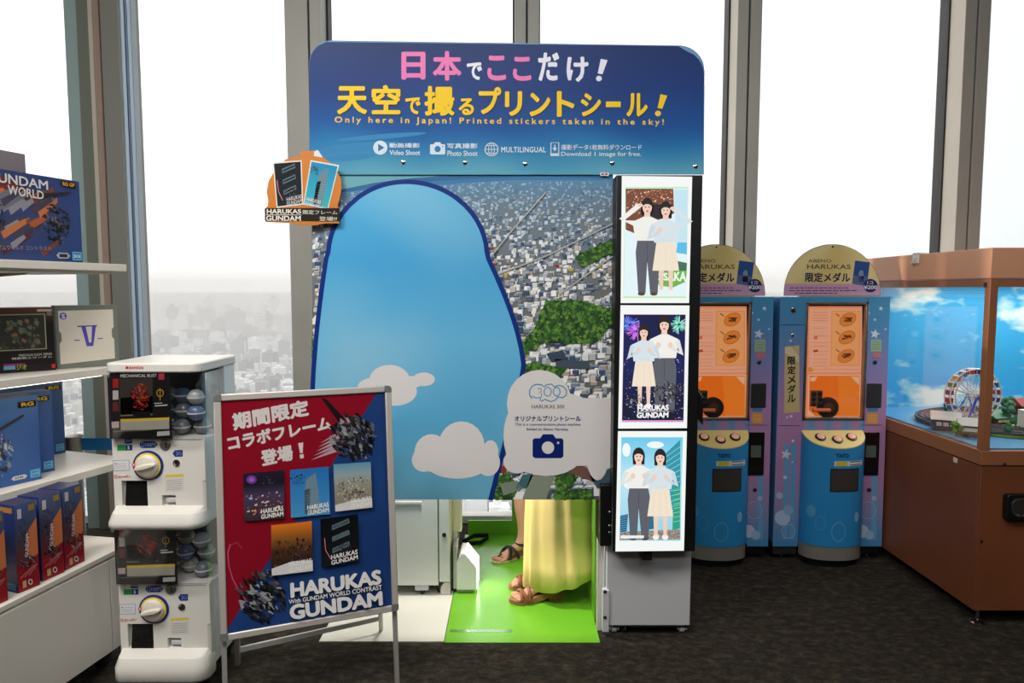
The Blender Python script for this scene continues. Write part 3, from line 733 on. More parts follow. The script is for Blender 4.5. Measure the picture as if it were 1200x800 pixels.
# grey base cabinet on castors below the screens
gx0, gx1, gz0, gz1 = .418, .826, at(760, 733, YB).z, .62
base = MB().box(gx0 + .02, gx1, YB, YB + .40, gz0, gz1, M_grey).build('base_cabinet', booth, .004)
MB().box(gx0, gx0 + .03, YB - .015, YB + .02, .025, at(708, 690, YB).z, M_grey).build('corner_post', booth, .002)
for y in (693, 723):
    p = at(709, y, YB - .015); MB().lathe((p.x, YB - .014, p.z), [(.008, 0), (.008, .004), (.004, .007)], M_black, 12, (0, -1, 0)).build('bolt', booth)
MB().box(gx0 + .05, gx1 - .01, YB + .01, YB + .38, gz0 - .012, gz0, M_dsteel).build('base_frame', booth)
def castor(parent, x, y, r, m, top):
    h = MB(); h.box(x - .012, x + .012, y - .012, y + .012, r * 1.2, top, M_grey); h.box(x - .022, x - .016, y - .02, y + .02, r * .8, top - .005, M_grey); h.box(x + .016, x + .022, y - .02, y + .02, r * .8, top - .005, M_grey)
    c = h.build('castor', parent)
    MB().lathe((x - .014, y, r), [(r * .6, 0), (r, .004), (r, .024), (r * .6, .028)], m, 20, (1, 0, 0)).build('castor_wheel', c)
for x in (gx0 + .06, gx1 - .03):
    for y in (YB + .04, YB + .35): castor(base, x, y, .024, M_grey, gz0 - .012)
p = .53; MB().tube([(p, YB + .03, .004), (p, YB + .03, gz0)], .006, M_chrome).lathe((p, YB + .03, 0), [(.016, 0), (.016, .006), (.006, .012)], M_chrome, 14).build('levelling_foot', base)
# inner frame of the booth behind the boards
fr = MB()
for x in (-.86, .40): fr.box(x, x + .03, YB + .05, YB + .08, 0 if x > 0 else 1.2, 2.6, M_white2)
fr.build('frame_post', booth)
fr = MB().box(-.86, .8, YB + .03, YB + .06, 2.28, 2.32, M_white2).box(-.86, .45, YB + .03, YB + .06, .66, .70, M_white2).build('cross_rail', booth)
MB().box(-.86, -.84, YB + .03, 3.5, 1.3, 1.34, M_white2).box(-.86, -.84, 3.44, 3.5, 1.3, 2.3, M_white2).box(-.86, -.84, YB + .03, 3.5, 2.26, 2.3, M_white2).build('side_frame', booth)
# leaflet pocket on the right flank
q = [at(816, 492, YM + .02), at(826, 512, YM - .02)]
lp = MB()
for k in range(3):
    x = xr + .003 + .008 * k
    lp.hexa([(x, YM + .01, 1.03 - .01 * k), (x + .006, YM + .01, 1.03 - .01 * k), (x + .006, YM + .12, 1.05), (x, YM + .12, 1.05), (x, YM + .01, 1.15 - .012 * k), (x + .006, YM + .01, 1.15 - .012 * k), (x + .006, YM + .12, 1.17), (x, YM + .12, 1.17)], M_black)
lp.build('leaflet_holder', booth)

# orange card clipped to the left edge of the board
YC = YB - .03
card = thing('promotional_card', at(357, 220, YC), 'round orange card with two pictures clipped to the left edge of the blue sign board', 'sign card')
z_ = lambda *p: zb((300, 170), 5.4545, *p)
outl = z_((285, 40), (375, 35), (380, 65), (440, 85), (500, 135), (540, 210), (548, 270), (535, 340), (520, 390), (535, 400), (530, 500), (440, 500), (380, 512), (280, 512), (210, 498), (60, 490), (55, 410), (75, 388), (78, 350), (68, 300), (80, 230), (120, 160), (190, 90), (285, 65))
bcard = MB().prism([(at(x, y, YC).x, at(x, y, YC).z) for x, y in reversed(outl)], YC, YC + .004, mat('orange_card', (206, 122, 34), .5), 'y').build('card', card)
A = Art((0, YC - .0006, 0), NB)
A.poly(z_((372, 40), (395, 30), (428, 80), (370, 70)), (225, 225, 222)); A.k += 1
def mini(A, q, bg, seed, kind, edge=.04):
    (a, b, c, d) = [Vector(p) for p in q]
    L = lambda u, v: tuple((a * (1 - u) + b * u) * (1 - v) + (d * (1 - u) + c * u) * v)
    if edge: A.poly(q, (225, 222, 215)); A.k += .6
    e = lambda *uv: [L(u, v) for u, v in uv]
    A.grid(lambda u, v: L(edge + (1 - 2 * edge) * u, edge * .8 + (1 - 1.6 * edge) * v), 1, 4, lambda u, v: ramp(bg, v)); A.k += .6
    r = random.Random(seed)
    if kind == 'night':
        for k in range(3): A.poly(e((.3, .16 + .24 * k), (.75, .06 + .24 * k), (.78, .16 + .24 * k), (.3, .26 + .24 * k)), (90, 110, 120)); A.poly(e((.33, .19 + .24 * k), (.73, .1 + .24 * k), (.74, .13 + .24 * k), (.33, .22 + .24 * k)), (20, 26, 30))
        A.stroke(e((.1, .4), (.12, .65), (.25, .85)), .8, (220, 130, 160))
    if kind == 'tower':
        A.poly(e((.36, .95), (.36, .45), (.42, .22), (.66, .1), (.72, .45), (.72, .95)), (110, 136, 150)); A.poly(e((.36, .95), (.36, .45), (.5, .42), (.5, .95)), (80, 106, 122)); A.k += .2
        for k in range(7): A.stroke(e((.37, .5 + .06 * k), (.71, .48 + .06 * k)), .3, (140, 164, 176))
    if kind in ('city', 'dusk'):
        for i in range(110):
            u, v = r.uniform(.05, .9), (.3 + .6 * r.random()); s = r.uniform(.02, .06)
            A.poly(e((u, v), (u + s, v), (u + s, v + s), (u, v + s)), r.choice([(150, 150, 140), (90, 90, 84), (190, 186, 170), (110, 100, 90)] if kind == 'city' else [(50, 36, 30), (90, 56, 36), (30, 26, 28), (120, 70, 40)])); A.k += .004
    if kind == 'fire':
        for i in range(70):
            u, v = r.uniform(.05, .9), (.42 + .5 * r.random()); s = r.uniform(.02, .07)
            A.poly(e((u, v), (u + s, v - .02), (u + s, v + s * .4), (u, v + s * .4)), r.choice([(200, 110, 70), (230, 190, 150), (60, 50, 90), (110, 60, 50), (190, 190, 210)])); A.k += .004
        A.ell(*L(.2, .14), 6, 5, (110, 60, 150)); A.k += .1; A.ell(*L(.2, .14), 3, 2.6, (160, 100, 190))
    A.k += .4
    mx_, my_ = L(.62 if kind != 'tower' else .2, .68 if kind not in ('tower', 'fire') else .2)
    w_ = (b - a).length
    shards(A, mx_, my_, w_ * .18, w_ * .16, 16, MACHINE[:6], seed); A.k += .5
    return L
L = mini(A, z_((107, 110), (292, 96), (302, 380), (132, 402)), [(0, (20, 26, 30)), (1, (24, 34, 40))], 1, 'night')
A.text('HARUKAS', [L(.38, .8), L(.96, .76), L(.96, .85), L(.4, .89)], (200, 200, 200), .02); A.text('GUNDAM', [L(.38, .9), L(.96, .86), L(.96, .95), L(.4, .98)], (200, 200, 200), .02)
L = mini(A, z_((350, 96), (532, 128), (462, 412), (302, 380)), [(0, (30, 140, 190)), (1, (60, 180, 190))], 2, 'tower')
A.text('HARUKAS', [L(.1, .82), L(.66, .84), L(.66, .92), L(.1, .9)], (225, 225, 225), .02); A.text('GUNDAM', [L(.08, .92), L(.62, .94), L(.62, 1.0), L(.08, .99)], (225, 225, 225), .02)
A.k += .5
A.poly(z_((58, 402), (535, 402), (530, 485), (58, 480)), (34, 30, 26)); A.k += 1
A.text('HARUKAS', z_((70, 408), (290, 410), (290, 438), (70, 440)), (232, 228, 218), .03); A.text('GUNDAM', z_((66, 450), (288, 452), (288, 486), (66, 484)), (232, 228, 218), .03); A.stroke(z_((64, 446), (292, 446)), .7, (232, 228, 218))
A.text('限定フレーム', z_((300, 414), (522, 418), (522, 444), (300, 442)), (206, 200, 186), .02); A.text('登場!!', z_((405, 456), (520, 458), (516, 486), (405, 485)), (206, 200, 186), .02)
A.build('card_print', bcard)

# white cabinet on castors inside the booth
cab = thing('equipment_cabinet', (-.6, 3.7, 0), 'white wheeled equipment cabinet standing inside the booth left of the green sheet', 'cabinet')
cz = at(490, 686, 3.46).z
cxr = at(527, 640, 3.46).x
MB().box(-.88, cxr - .06, 3.46, 4.1, cz, 1.62, mat('cabinet_white', (214, 214, 206), .45)).build('cabinet_body', cab, .004)
MB().box(cxr - .056, cxr, 3.46, 4.1, cz + .02, 1.62, mat('cabinet_white', (214, 214, 206), .45)).build('side_door', cab, .003)
p = at(520.5, 626.5, 3.46); MB().lathe((p.x, 3.461, p.z), [(.011, 0), (.011, .006), (.006, .008)], M_black, 14, (0, -1, 0)).build('lock', cab)
p = at(463, 587.5, 3.46); MB().box(p.x - .2, at(494, 588, 3.46).x, 3.452, 3.462, p.z - .012, p.z + .0, M_white2).build('drawer_pull', cab)
for x, y in ((at(494, 695, 3.46).x, 3.5), (at(494, 695, 3.46).x, 4.02), (-.82, 3.5), (-.82, 4.02)):
    c = MB().box(x - .035, x + .035, y - .03, y + .03, cz - .03, cz, M_grey).build('castor', cab)
    MB().lathe((x - .012, y, .028), [(.018, 0), (.028, .004), (.028, .02), (.018, .024)], M_black2, 20, (1, 0, 0)).build('castor_wheel', c)
q0 = [at(512, 684, 3.5), at(514, 694, 3.5), at(520, 697, 3.5), at(527, 690, 3.5)]
tag(MB().tube([(q0[0].x, 3.5, cz - .012)] + [(v.x, 3.5, max(.012, v.z)) for v in q0[1:]] + [(q0[3].x + .04, 3.55, .01)], .006, M_black2).build('cable'), 'short black cable drooping beneath the white equipment cabinet', 'cable')
pedx = at(523, 690, 3.5).x
tag(MB().prism([(cxr - .05, .0065), (cxr + .001, .0065), (cxr + .001, .076), (cxr - .03, .076), (cxr - .05, .05)], 3.47, 3.6, M_white2, 'y').build('foot_block', bevel=.003), 'small white foot block on the floor panel between cabinet and green sheet', 'block')
# white floor panel
tag(MB().box(-.88, at(521, 752, 3.0).x - .003, 3.0, 3.9, .0, .006, mat('floor_panel_white', (206, 203, 190), .5)).build('floor_panel', bevel=.001), 'thin white floor panel lying on the carpet left of the green sheet', 'floor panel')
# cream partition behind
tag(MB().box(cxr + .002, at(541, 620, 3.62).x, 3.6, 3.66, .30, 1.9, mat('cream_panel', (226, 218, 190), .5)).box(cxr + .002, cxr + .025, 3.6, 3.66, .007, .30, M_grey).build('partition_board', bevel=.002), 'narrow cream board standing upright beside the white equipment cabinet', 'board')
# green sheet
m_green = mat('chroma_green', (108, 174, 42), .22, 0, .05, 4)
gs = thing('green_screen', (0, 3.7, 0), 'bright green screen sheet spread over the booth floor and up its right side', 'green screen')
gx = (at(521, 753, 3.0).x, at(703, 751, 3.0).x)
b = MB(); b.box(gx[0], gx[1], 2.99, 4.36, .001, .007, m_green)
b.build('floor_sheet', gs, .002)
b = MB().box(gx[1] - .002, gx[1] + .006, 3.2, 4.36, .007, 1.95, m_green); b.build('side_sheet', gs)
b = MB().box(gx[0] + .02, gx[1], 4.36, 4.372, .001, .10, m_green).box(at(600, 600, 4.36).x, gx[1], 4.36, 4.372, .10, 1.95, m_green); b.build('back_sheet', gs)
tp = MB()
p0, p1 = fl(527, 739, .008), fl(600, 741, .008)
tp.box(p0.x, p1.x, p0.y - .012, p0.y + .012, .0075, .009, glass_mat('clear_tape', .25, (.93, .97, .9), .15)).build('tape_strip', gs)
# white light box standing at the left of the sheet
lbx = thing('light_box', (-.27, 3.45, 0), 'slanted white light panel box standing on the left of the green sheet', 'light')
v = [fl(534, 694, .008), fl(558, 690, .008)]
za = lambda x, y, Y: at(x, y, Y)
c0, c1 = za(535, 690, 3.48), za(557, 691, 3.47)
poly = [(-.29, .03), (-.186, .03), (-.186, .15), (-.245, .225), (-.27, .225), (-.29, .18)]
MB().prism(poly, 3.48, 3.64, M_white, 'y').build('box_body', lbx, .003)
m_diff = mat('light_diffuser', (255, 255, 250), .4, emit=8)
MB().hexa([(-.184, 3.485, .035), (-.181, 3.485, .035), (-.181, 3.635, .035), (-.184, 3.635, .035), (-.184, 3.485, .149), (-.181, 3.485, .149), (-.181, 3.635, .149), (-.184, 3.635, .149)], m_diff).hexa([(-.186, 3.485, .152), (-.183, 3.485, .154), (-.183, 3.635, .154), (-.186, 3.635, .152), (-.243, 3.485, .2245), (-.240, 3.485, .2265), (-.240, 3.635, .2265), (-.243, 3.635, .2245)], m_diff).build('diffuser', lbx)
MB().box(-.31, -.29, 3.5, 3.62, .0075, .26, M_alu).box(-.31, -.2, 3.5, 3.62, .0075, .03, M_alu).build('stand', lbx, .002)
# black strap loop lying on the sheet
s = [fl(542, 636, .012), fl(556, 629, .012), fl(572, 628.5, .014), fl(572.5, 631, .014), fl(563, 637, .012), fl(550, 638, .012), fl(542, 637, .012)]
sm = MB()
def ribbon(pts, h, m):
    n = len(pts); L = []
    for p in pts: L.append([(p.x, p.y, p.z - .004), (p.x, p.y + .003, p.z - .004), (p.x, p.y + .003, p.z + h), (p.x, p.y, p.z + h)])
    return sm.loft(L, m)
ribbon(s, .022, M_black2)
tag(sm.build('strap'), 'black strap loop lying on the green sheet by the window', 'strap')

# ------------------------------------------------------------------ poster stand (A-frame)
BL, BR, TL_, TR_ = at(258, 752, 2.42), at(467, 715, 2.67), at(250, 462, 2.50), at(453, 452, 2.75)
U = (BR - BL); WD = U.length; U.normalize(); V0 = ((TL_ - BL) + (TR_ - BR)) / 2; HT = V0.length; V = (V0 - U * V0.dot(U)).normalized(); N = U.cross(V).normalized()
if N.y > 0: N = -N
def Q(a, b, c=0): return BL + U * a + V * b + N * c
def qbox(mb, a0, a1, b0, b1, c0, c1, m):
    return mb.hexa([Q(a0, b0, c1), Q(a1, b0, c1), Q(a1, b0, c0), Q(a0, b0, c0), Q(a0, b1, c1), Q(a1, b1, c1), Q(a1, b1, c0), Q(a0, b1, c0)], m)
stand = thing('poster_stand', (BL.x * .5 + BR.x * .5, (BL.y + BR.y) / 2 + .1, 0), 'aluminium A-frame poster stand with slanted red and blue poster standing on the carpet', 'poster stand')
fw = .026
M_fr = mat('snap_frame_aluminium', (206, 200, 192), .4, .35)
for nm, (a0, a1, b0, b1) in (('frame_bar', (fw, WD - fw, 0, fw)), ('frame_bar', (fw, WD - fw, HT - fw, HT)), ('frame_bar', (0, fw, fw, HT - fw)), ('frame_bar', (WD - fw, WD, fw, HT - fw))):
    qbox(MB(), a0, a1, b0, b1, -.012, .006, M_fr).build(nm, stand, .004)
m_corner = mat('corner_grey', (110, 114, 112), .4)
for a, b, sa, sb_ in ((0, 0, 1, 1), (WD, 0, -1, 1), (0, HT, 1, -1), (WD, HT, -1, -1)):
    pl = [(0, fw), (0, .012), (.004, .004), (.012, 0), (fw, 0), (fw, fw)]
    mb = MB(); r0 = [Q(a + sa * x, b + sb_ * y, .008) for x, y in pl]; r1 = [Q(a + sa * x, b + sb_ * y, -.013) for x, y in pl]
    mb.loft([r0, r1], m_corner).build('corner_cap', stand)
ps = qbox(MB(), fw * .8, WD - fw * .8, fw * .8, HT - fw * .8, -.006, -.002, mat('poster_card', (30, 60, 120), .4)).build('poster', stand)
def foot_at(p, d):
    t = (0 - p.z) / d.z; return p + d * t
for a in (.003, WD - .021):
    p = Q(a, .01, -.004); q = foot_at(p, V); 
    mb = MB(); w2 = U * .018; dn = N * .02
    top = [Q(a, .02, -.012), Q(a, .02, .004)]
    mb.hexa([q, q + w2, q + w2 - dn, q - dn, Q(a, .03, -.012), Q(a + .018, .03, -.012), Q(a + .018, .03, -.03), Q(a, .03, -.03)], M_alu)
    lg = mb.build('front_leg', stand, .002)
    MB().hexa([q + Vector((-.002, -.002, .0)), q + w2 + Vector((.002, -.002, 0)), q + w2 - dn + Vector((.002, .003, 0)), q - dn + Vector((-.002, .003, 0)), q + Vector((-.002, -.002, .02)), q + w2 + Vector((.002, -.002, .02)), q + w2 - dn + Vector((.002, .003, .02)), q - dn + Vector((-.002, .003, .02))], M_black2).build('rubber_foot', lg)
rl, rr_ = fl(275, 781), fl(444, 741)
rlegs = []
for q, a in ((rl, .06), (rr_, WD - .08)):
    tp_ = Q(a, HT - .03, -.03); w2 = U * .018; k = Vector((0, .018, 0))
    MB().hexa([q, q + w2, q + w2 + k, q + k, tp_, tp_ + w2, tp_ + w2 + k, tp_ + k], M_alu).build('rear_leg', stand, .002); rlegs.append((q, tp_))
def on(i, t): return rlegs[i][0].lerp(rlegs[i][1], t)
kk = Vector((0, .012, 0)); zz = Vector((0, 0, .022))
for t in (.055, .93):
    a, b = on(0, t) + U * .01, on(1, t) + U * .01
    MB().hexa([a, b, b + kk, a + kk, a + zz, b + zz, b + kk + zz, a + kk + zz], mat('rail_white', (216, 214, 208), .4)).build('cross_bar', stand)
A = Art(Q(0, 0, -.0012), N)
P0_ = [(258.5, 466.5), (444.5, 457.5), (460, 711.5), (259.5, 748)]
def pq(u, v):
    a, b, c, d = [Vector(p) for p in P0_]; r_ = (a * (1 - u) + b * u) * (1 - v) + (d * (1 - u) + c * u) * v; return (r_.x, r_.y)
RED, BLU = (150, 16, 40), (40, 82, 148)
A.grid(pq, 8, 8, lambda u, v: mixc(BLU, (30, 62, 122), .5 + .5 * wob(u * 200, v * 200))); A.layer()
A.poly([P0_[0], (443, 457.6), (400, 526), (352, 602), (310, 664), (270, 732), (259.5, 747)], RED); A.layer()
z5 = lambda *p: zb((240, 440), 4.446, *p)
z6 = lambda *p: zb((240, 600), 4, *p)
# light streaks
A.stroke(z6((120, 150), (108, 190), (112, 250), (130, 310), (160, 370), (200, 420)), 1.4, (206, 90, 130)); A.k += .3
A.stroke(z6((112, 160), (150, 140), (175, 170)), .7, (190, 80, 120)); A.layer()
TW = (232, 226, 222)
A.text('期間限定', z5((138, 197), (537, 120), (545, 208), (150, 288)), TW, .045)
A.text('コラボフレーム', z5((112, 317), (655, 207), (664, 278), (125, 392)), TW, .045)
A.text('登場', z5((288, 390), (455, 357), (462, 440), (298, 475)), TW, .045)
A.poly(z5((486, 352), (513, 347), (510, 402), (496, 404)), TW); A.poly(z5((494, 412), (514, 408), (516, 428), (497, 432)), TW)
A.layer()
# abstract machine shards upper right and lower left
A.poly(z5((602, 110), (640, 128), (735, 230), (700, 245)), (26, 22, 26)); A.k += .3
for k in range(5): A.poly(z5((700 - 6 * k, 290 + 22 * k), (715, 300 + 22 * k), (600 - 12 * k, 352 + 22 * k)), (196, 170, 180)); A.k += .1
shards(A, *z5((770, 320))[0], 26, 26, 90, MACHINE, 12, .7); A.layer()
shards(A, *z6((265, 390))[0], 27, 30, 80, MACHINE, 21, .5); A.layer(2)
def thumb(q, bg, seed, kind, cap=None):
    L = mini(A, q, bg, seed, kind, 0); A.k += .6
    if cap: A.poly([L(*p) for p in cap], (216, 214, 210)); A.k += .3
    x0 = .42 if kind != 'night' else .26
    A.text('HARUKAS', [L(x0, .77), L(.97, .74), L(.97, .84), L(x0, .87)], (236, 234, 230), .03); A.text('GUNDAM', [L(x0, .885), L(.97, .855), L(.97, .95), L(x0, .98)], (236, 234, 230), .03); A.k += .4
thumb(z5((200, 508), (413, 490), (415, 740), (205, 757)), [(0, (40, 30, 50)), (.35, (24, 24, 36)), (.5, (70, 60, 90)), (1, (60, 44, 46))], 31, 'fire')
thumb(z5((443, 490), (643, 472), (652, 718), (448, 738)), [(0, (40, 110, 180)), (1, (70, 150, 200))], 32, 'tower')
thumb(z5((668, 460), (862, 447), (870, 683), (678, 705)), [(0, (90, 150, 180)), (.2, (150, 170, 176)), (.5, (150, 146, 128)), (1, (130, 124, 104))], 33, 'city', [(0, .86), (.5, .8), (1, .78), (1, 1), (0, 1)])
thumb(z6((310, 58), (500, 38), (505, 270), (313, 293)), [(0, (226, 120, 30)), (.18, (236, 140, 40)), (.3, (90, 60, 36)), (1, (36, 26, 24))], 34, 'dusk', [(0, .86), (.5, .76), (1, .78), (1, 1), (0, 1)])
thumb(z6((540, 30), (715, 5), (720, 225), (545, 255)), [(0, (14, 16, 18)), (1, (26, 28, 32))], 35, 'night')
A.layer()
for st, q, bo in (('HARUKAS', z6((398, 325), (822, 262), (826, 332), (401, 397)), .05), ('With GUNDAM WORLD CONTRAST', z6((392, 404), (826, 334), (828, 356), (393, 424)), .02), ('GUNDAM', z6((393, 428), (828, 362), (832, 430), (399, 500)), .05)):
    A.shadowtext(st, q, (232, 230, 228), (20, 26, 50), .7, bo)
A.build('poster_print', ps, M_gloss)
qbox(MB(), fw, WD - fw, fw, HT - fw, .0015, .003, glass_mat('poster_cover', .035, (.97, .97, .97), .12)).build('clear_cover', stand, smooth=False)

# ------------------------------------------------------------------ capsule toy machine: two dispensers in one cabinet
gx0, gx1, gyf, gyb = -1.56, -1.20, 2.625, 2.94
gm = thing('capsule_toy_machine', (-1.38, 2.78, 0), 'white double-decker capsule toy machine with two turning knobs between shelf and poster stand', 'vending machine')
m_side = mat('cabinet_side_grey', (226, 231, 233), .3)
m_tray = mat('tray_dark', (22, 20, 20), .25)
M_lbl = print_mat('sticker', .4)
body = MB()
body.prism(rpoly(gx0, gx1, gyf + .20, gyb, [.001, .001, .01, .01]), .10, 1.285, m_side)
_k = at(174, 545, gyf).z
for z0_, z1_q in ((.10, _k - .58 + .102), (_k - .235, _k + .102)): body.prism(rpoly(gx0, gx1, gyf + .02, gyf + .20, [.01, .03, .001, .001]), z0_, z1_q, m_side)
bo = body.build('cabinet', gm)
for kx in (gx0 + .05, gx1 - .05):
    for ky in (gyf + .06, gyb - .05):
        c = MB().box(kx - .02, kx + .02, ky - .02, ky + .02, .045, .07, M_dsteel).build('castor', gm)
        MB().lathe((kx - .012, ky, .024), [(.016, 0), (.024, .004), (.024, .02), (.016, .024)], M_black2, 18, (1, 0, 0)).build('castor_wheel', c)
MB().box(gx0 + .01, gx1 - .01, gyf + .03, gyb - .01, .065, .10, M_black).build('chassis', gm)
lid = MB(); 
lid.prism(rpoly(gx0 - .004, gx1 + .004, gyf - .03, gyb + .004, [.035, .05, .01, .01]), 1.285, 1.322, M_white)
lid.build('lid', gm, .006)
A = Art((0, gyf - .0305, 0), NB)
A.text('BANDAI', zb((100, 390), 3.81, (196, 149), (260, 149), (260, 161), (196, 161)), (196, 40, 40), .03); A.poly(zb((100, 390), 3.81, (180, 149), (192, 149), (192, 161), (180, 161)), (196, 40, 40)); A.build('maker_label', gm, M_lbl)
zc = lambda *p: zb((120, 500), 6.669, *p)
zd = lambda *p: zb((100, 390), 3.81, *p)
Kx, Kz = at(174, 545, gyf).x, at(174, 545, gyf).z
DZ = [0, -.58]
for ui, dz in enumerate(DZ):
    K = Kz + dz
    pz0, pz1 = K - .185, K + .103
    f = MB()
    # front panel with openings: built from strips round the two hatches
    hx0, hx1 = at(143, 580, gyf).x, at(173, 580, gyf).x; hz0, hz1 = at(150, 597, gyf).z + dz, at(150, 563, gyf).z + dz
    cx0, cx1 = at(190, 585, gyf).x, at(206, 585, gyf).x; cz0, cz1 = at(200, 597, gyf).z + dz, at(200, 580, gyf).z + dz
    f.box(gx0, gx1, gyf, gyf + .022, hz1, pz1, M_white); f.box(gx0, hx0, gyf, gyf + .022, pz0, hz1, M_white); f.box(hx1, cx0, gyf, gyf + .022, pz0, hz1, M_white)
    f.box(cx0, gx1 - .012, gyf, gyf + .022, cz1, hz1, M_white); f.box(cx1, gx1 - .012, gyf, gyf + .022, pz0, cz1, M_white)
    f.prism([(gx1 - .012, gyf), (gx1 - .002, gyf + .006), (gx1 + .001, gyf + .022), (gx1 - .012, gyf + .022)], pz0, hz1, M_white)
    fp = f.build('front_panel', gm, smooth=True)
    t = MB(); t.box(hx0, hx1, gyf + .018, gyf + .022, hz0, hz1, mat('hatch_white', (190, 186, 178), .4)); t.hexa([(hx0 + .012, gyf - .004, hz0 + .004), (hx1, gyf - .004, hz0 + .004), (hx1, gyf + .02, hz0 + .004), (hx0 + .012, gyf + .02, hz0 + .004), (hx0 + .012, gyf + .012, hz1 - .004), (hx1, gyf + .012, hz1 - .004), (hx1, gyf + .02, hz1 - .004), (hx0 + .012, gyf + .02, hz1 - .004)], m_tray)
    fl_ = t.build('capsule_hatch', gm)
    mb = MB(); zm = (hz0 + hz1) / 2
    for k in range(9): mb.tube([(hx0 + .018 + k * .009, gyf + .003, zm - .012), (hx0 + .018 + k * .009, gyf + .005, zm + .006)], .003, M_black, 6)
    mb.build('hatch_grip', fl_)
    MB().box(cx0, cx1, gyf + .018, gyf + .022, cz0 - .01, cz1, mat('hatch_white', (190, 186, 178), .4)).box(cx0 + .012, cx1, gyf + .004, gyf + .018, cz1 - .03, cz1 - .012, M_grey).build('coin_return', gm, .002)
    # curved ledge
    lz1 = pz0 + .004; lz0 = (K - .238) if ui == 0 else .065
    rings = []
    for y_, zt_, zb_ in ((0, 1, 1),):
        pass
    lp = [rpoly(gx0 + e1, gx1 + .004 - e1, gyf - ov, gyf + .03, [.03, .06, .001, .001], 6) for e1, ov in ((.004, .058), (0, .068), (0, .068), (.006, .05))]
    zs = [lz0, lz0 + .012, lz1 - .03, lz1 + .002]
    lm = MB(); lm.loft([[(x, y, z) for x, y in poly] for poly, z in zip(lp, zs)], M_white)
    lp2 = [rpoly(gx0 + .006, gx1 - .004, gyf - .05, gyf + .03, [.03, .06, .001, .001], 6), rpoly(gx0 + .008, gx1 - .008, gyf - .004, gyf + .03, [.004, .012, .001, .001], 6)]
    lm.loft([[(x, y, lz1 + .002) for x, y in lp2[0]], [(x, y, lz1 + .02) for x, y in lp2[1]]], M_white)
    lm.build('ledge', gm, ang=50)
    # knob
    kn = MB().lathe((Kx, gyf, K), [(.059, 0), (.059, .004), (.052, .006)], mat('dial_blue', (30, 42, 120), .4), 32, (0, -1, 0)).build('dial_ring', gm)
    MB().lathe((Kx, gyf - .006, K), [(.051, 0), (.051, .0015), (.041, .002)], mat('dial_yellow', (232, 210, 70), .4), 32, (0, -1, 0)).build('dial_band', kn)
    m_kn = mat('knob_white', (222, 214, 200), .35)
    k_ = MB().lathe((Kx, gyf - .007, K), [(.044, 0), (.043, .010), (.036, .016), (.01, .018)], m_kn, 32, (0, -1, 0))
    d_ = Vector((math.cos(.22), 0, math.sin(.22))); e_ = Vector((-d_.z, 0, d_.x)); c0 = Vector((Kx, gyf - .018, K)); r0, r1 = [], []
    for s_, wd in ((-.042, .004), (-.03, .010), (0, .013), (.03, .010), (.042, .004)): r0.append((s_, wd))
    plan = [(s_, wd) for s_, wd in r0] + [(s_, -wd) for s_, wd in reversed(r0)]
    k_.loft([[c0 + d_ * a + e_ * b for a, b in plan], [c0 + Vector((0, -.02, 0)) + d_ * a * .93 + e_ * b * .6 for a, b in plan]], m_kn)
    k_.build('turn_knob', gm, .002, ang=45)
    # coin slot and lock
    p = zc((492, 140))[0]; q = at(p[0], p[1], gyf)
    MB().lathe((q.x, gyf, q.z + dz), [(.021, 0), (.021, .003), (.017, .006), (.006, .006)], M_steel, 24, (0, -1, 0)).box(q.x + .004, q.x + .007, gyf - .0075, gyf - .005, q.z + dz - .011, q.z + dz + .011, M_black).build('coin_slot', gm)
    p = zc((580, 282))[0]; q = at(p[0], p[1], gyf)
    MB().lathe((q.x, gyf, q.z + dz), [(.014, 0), (.014, .003), (.008, .005)], M_chrome, 18, (0, -1, 0)).box(q.x - .003, q.x + .003, gyf - .0065, gyf - .004, q.z + dz - .005, q.z + dz + .005, M_black).build('lock', gm)
    # stickers
    NB2 = (34, 52, 128)
    def stick(nm, fn):
        A = Art((0, gyf - .0006, 0), NB); fn(A); A.build(nm, fp, M_lbl, (0, 0, dz))
    def s1(A): A.poly(zc((174, 88), (232, 86), (232, 130), (174, 132)), NB2); A.layer(); A.text('CAPSULE', zc((180, 100), (228, 99), (228, 118), (180, 119)), (170, 190, 230), .0)
    def s2(A): A.poly(zc((116, 142), (234, 139), (234, 182), (116, 186)), (46, 150, 70)); A.layer(); A.poly(zc((184, 140), (234, 139), (234, 182), (184, 184)), NB2); A.layer(); A.text('5', zc((196, 148), (214, 148), (214, 176), (196, 176)), (230, 230, 230), .03)
    def s3(A): A.poly(zc((290, 130), (310, 112), (410, 112), (432, 138), (410, 164), (310, 166), (292, 150)), NB2); A.layer(); A.ring(*zc((316, 138))[0], 1.5, 3, .8, (120, 160, 220), 12); A.text('100円', zc((335, 122), (415, 122), (415, 156), (335, 156)), (160, 186, 230), .02)
    def s4(A): A.poly(zc((548, 208), (568, 182), (628, 180), (628, 232), (568, 234)), NB2); A.layer(); A.text('コイン', zc((575, 192), (622, 191), (622, 222), (575, 224)), (170, 190, 230), .01)
    def s5(A):
        A.poly(zc((84, 262), (210, 258), (212, 340), (86, 344)), (120, 150, 200)); A.layer(); A.poly(zc((88, 266), (206, 262), (208, 336), (90, 340)), (226, 224, 222)); A.layer(); A.ell(*zc((104, 288))[0], 1, .8, (200, 50, 50), 0, 10)
        for k, y in enumerate((290, 308, 322)): A.stroke(zc((112 if k == 0 else 96, y), (190, y - 3)), .45, (150, 160, 190))
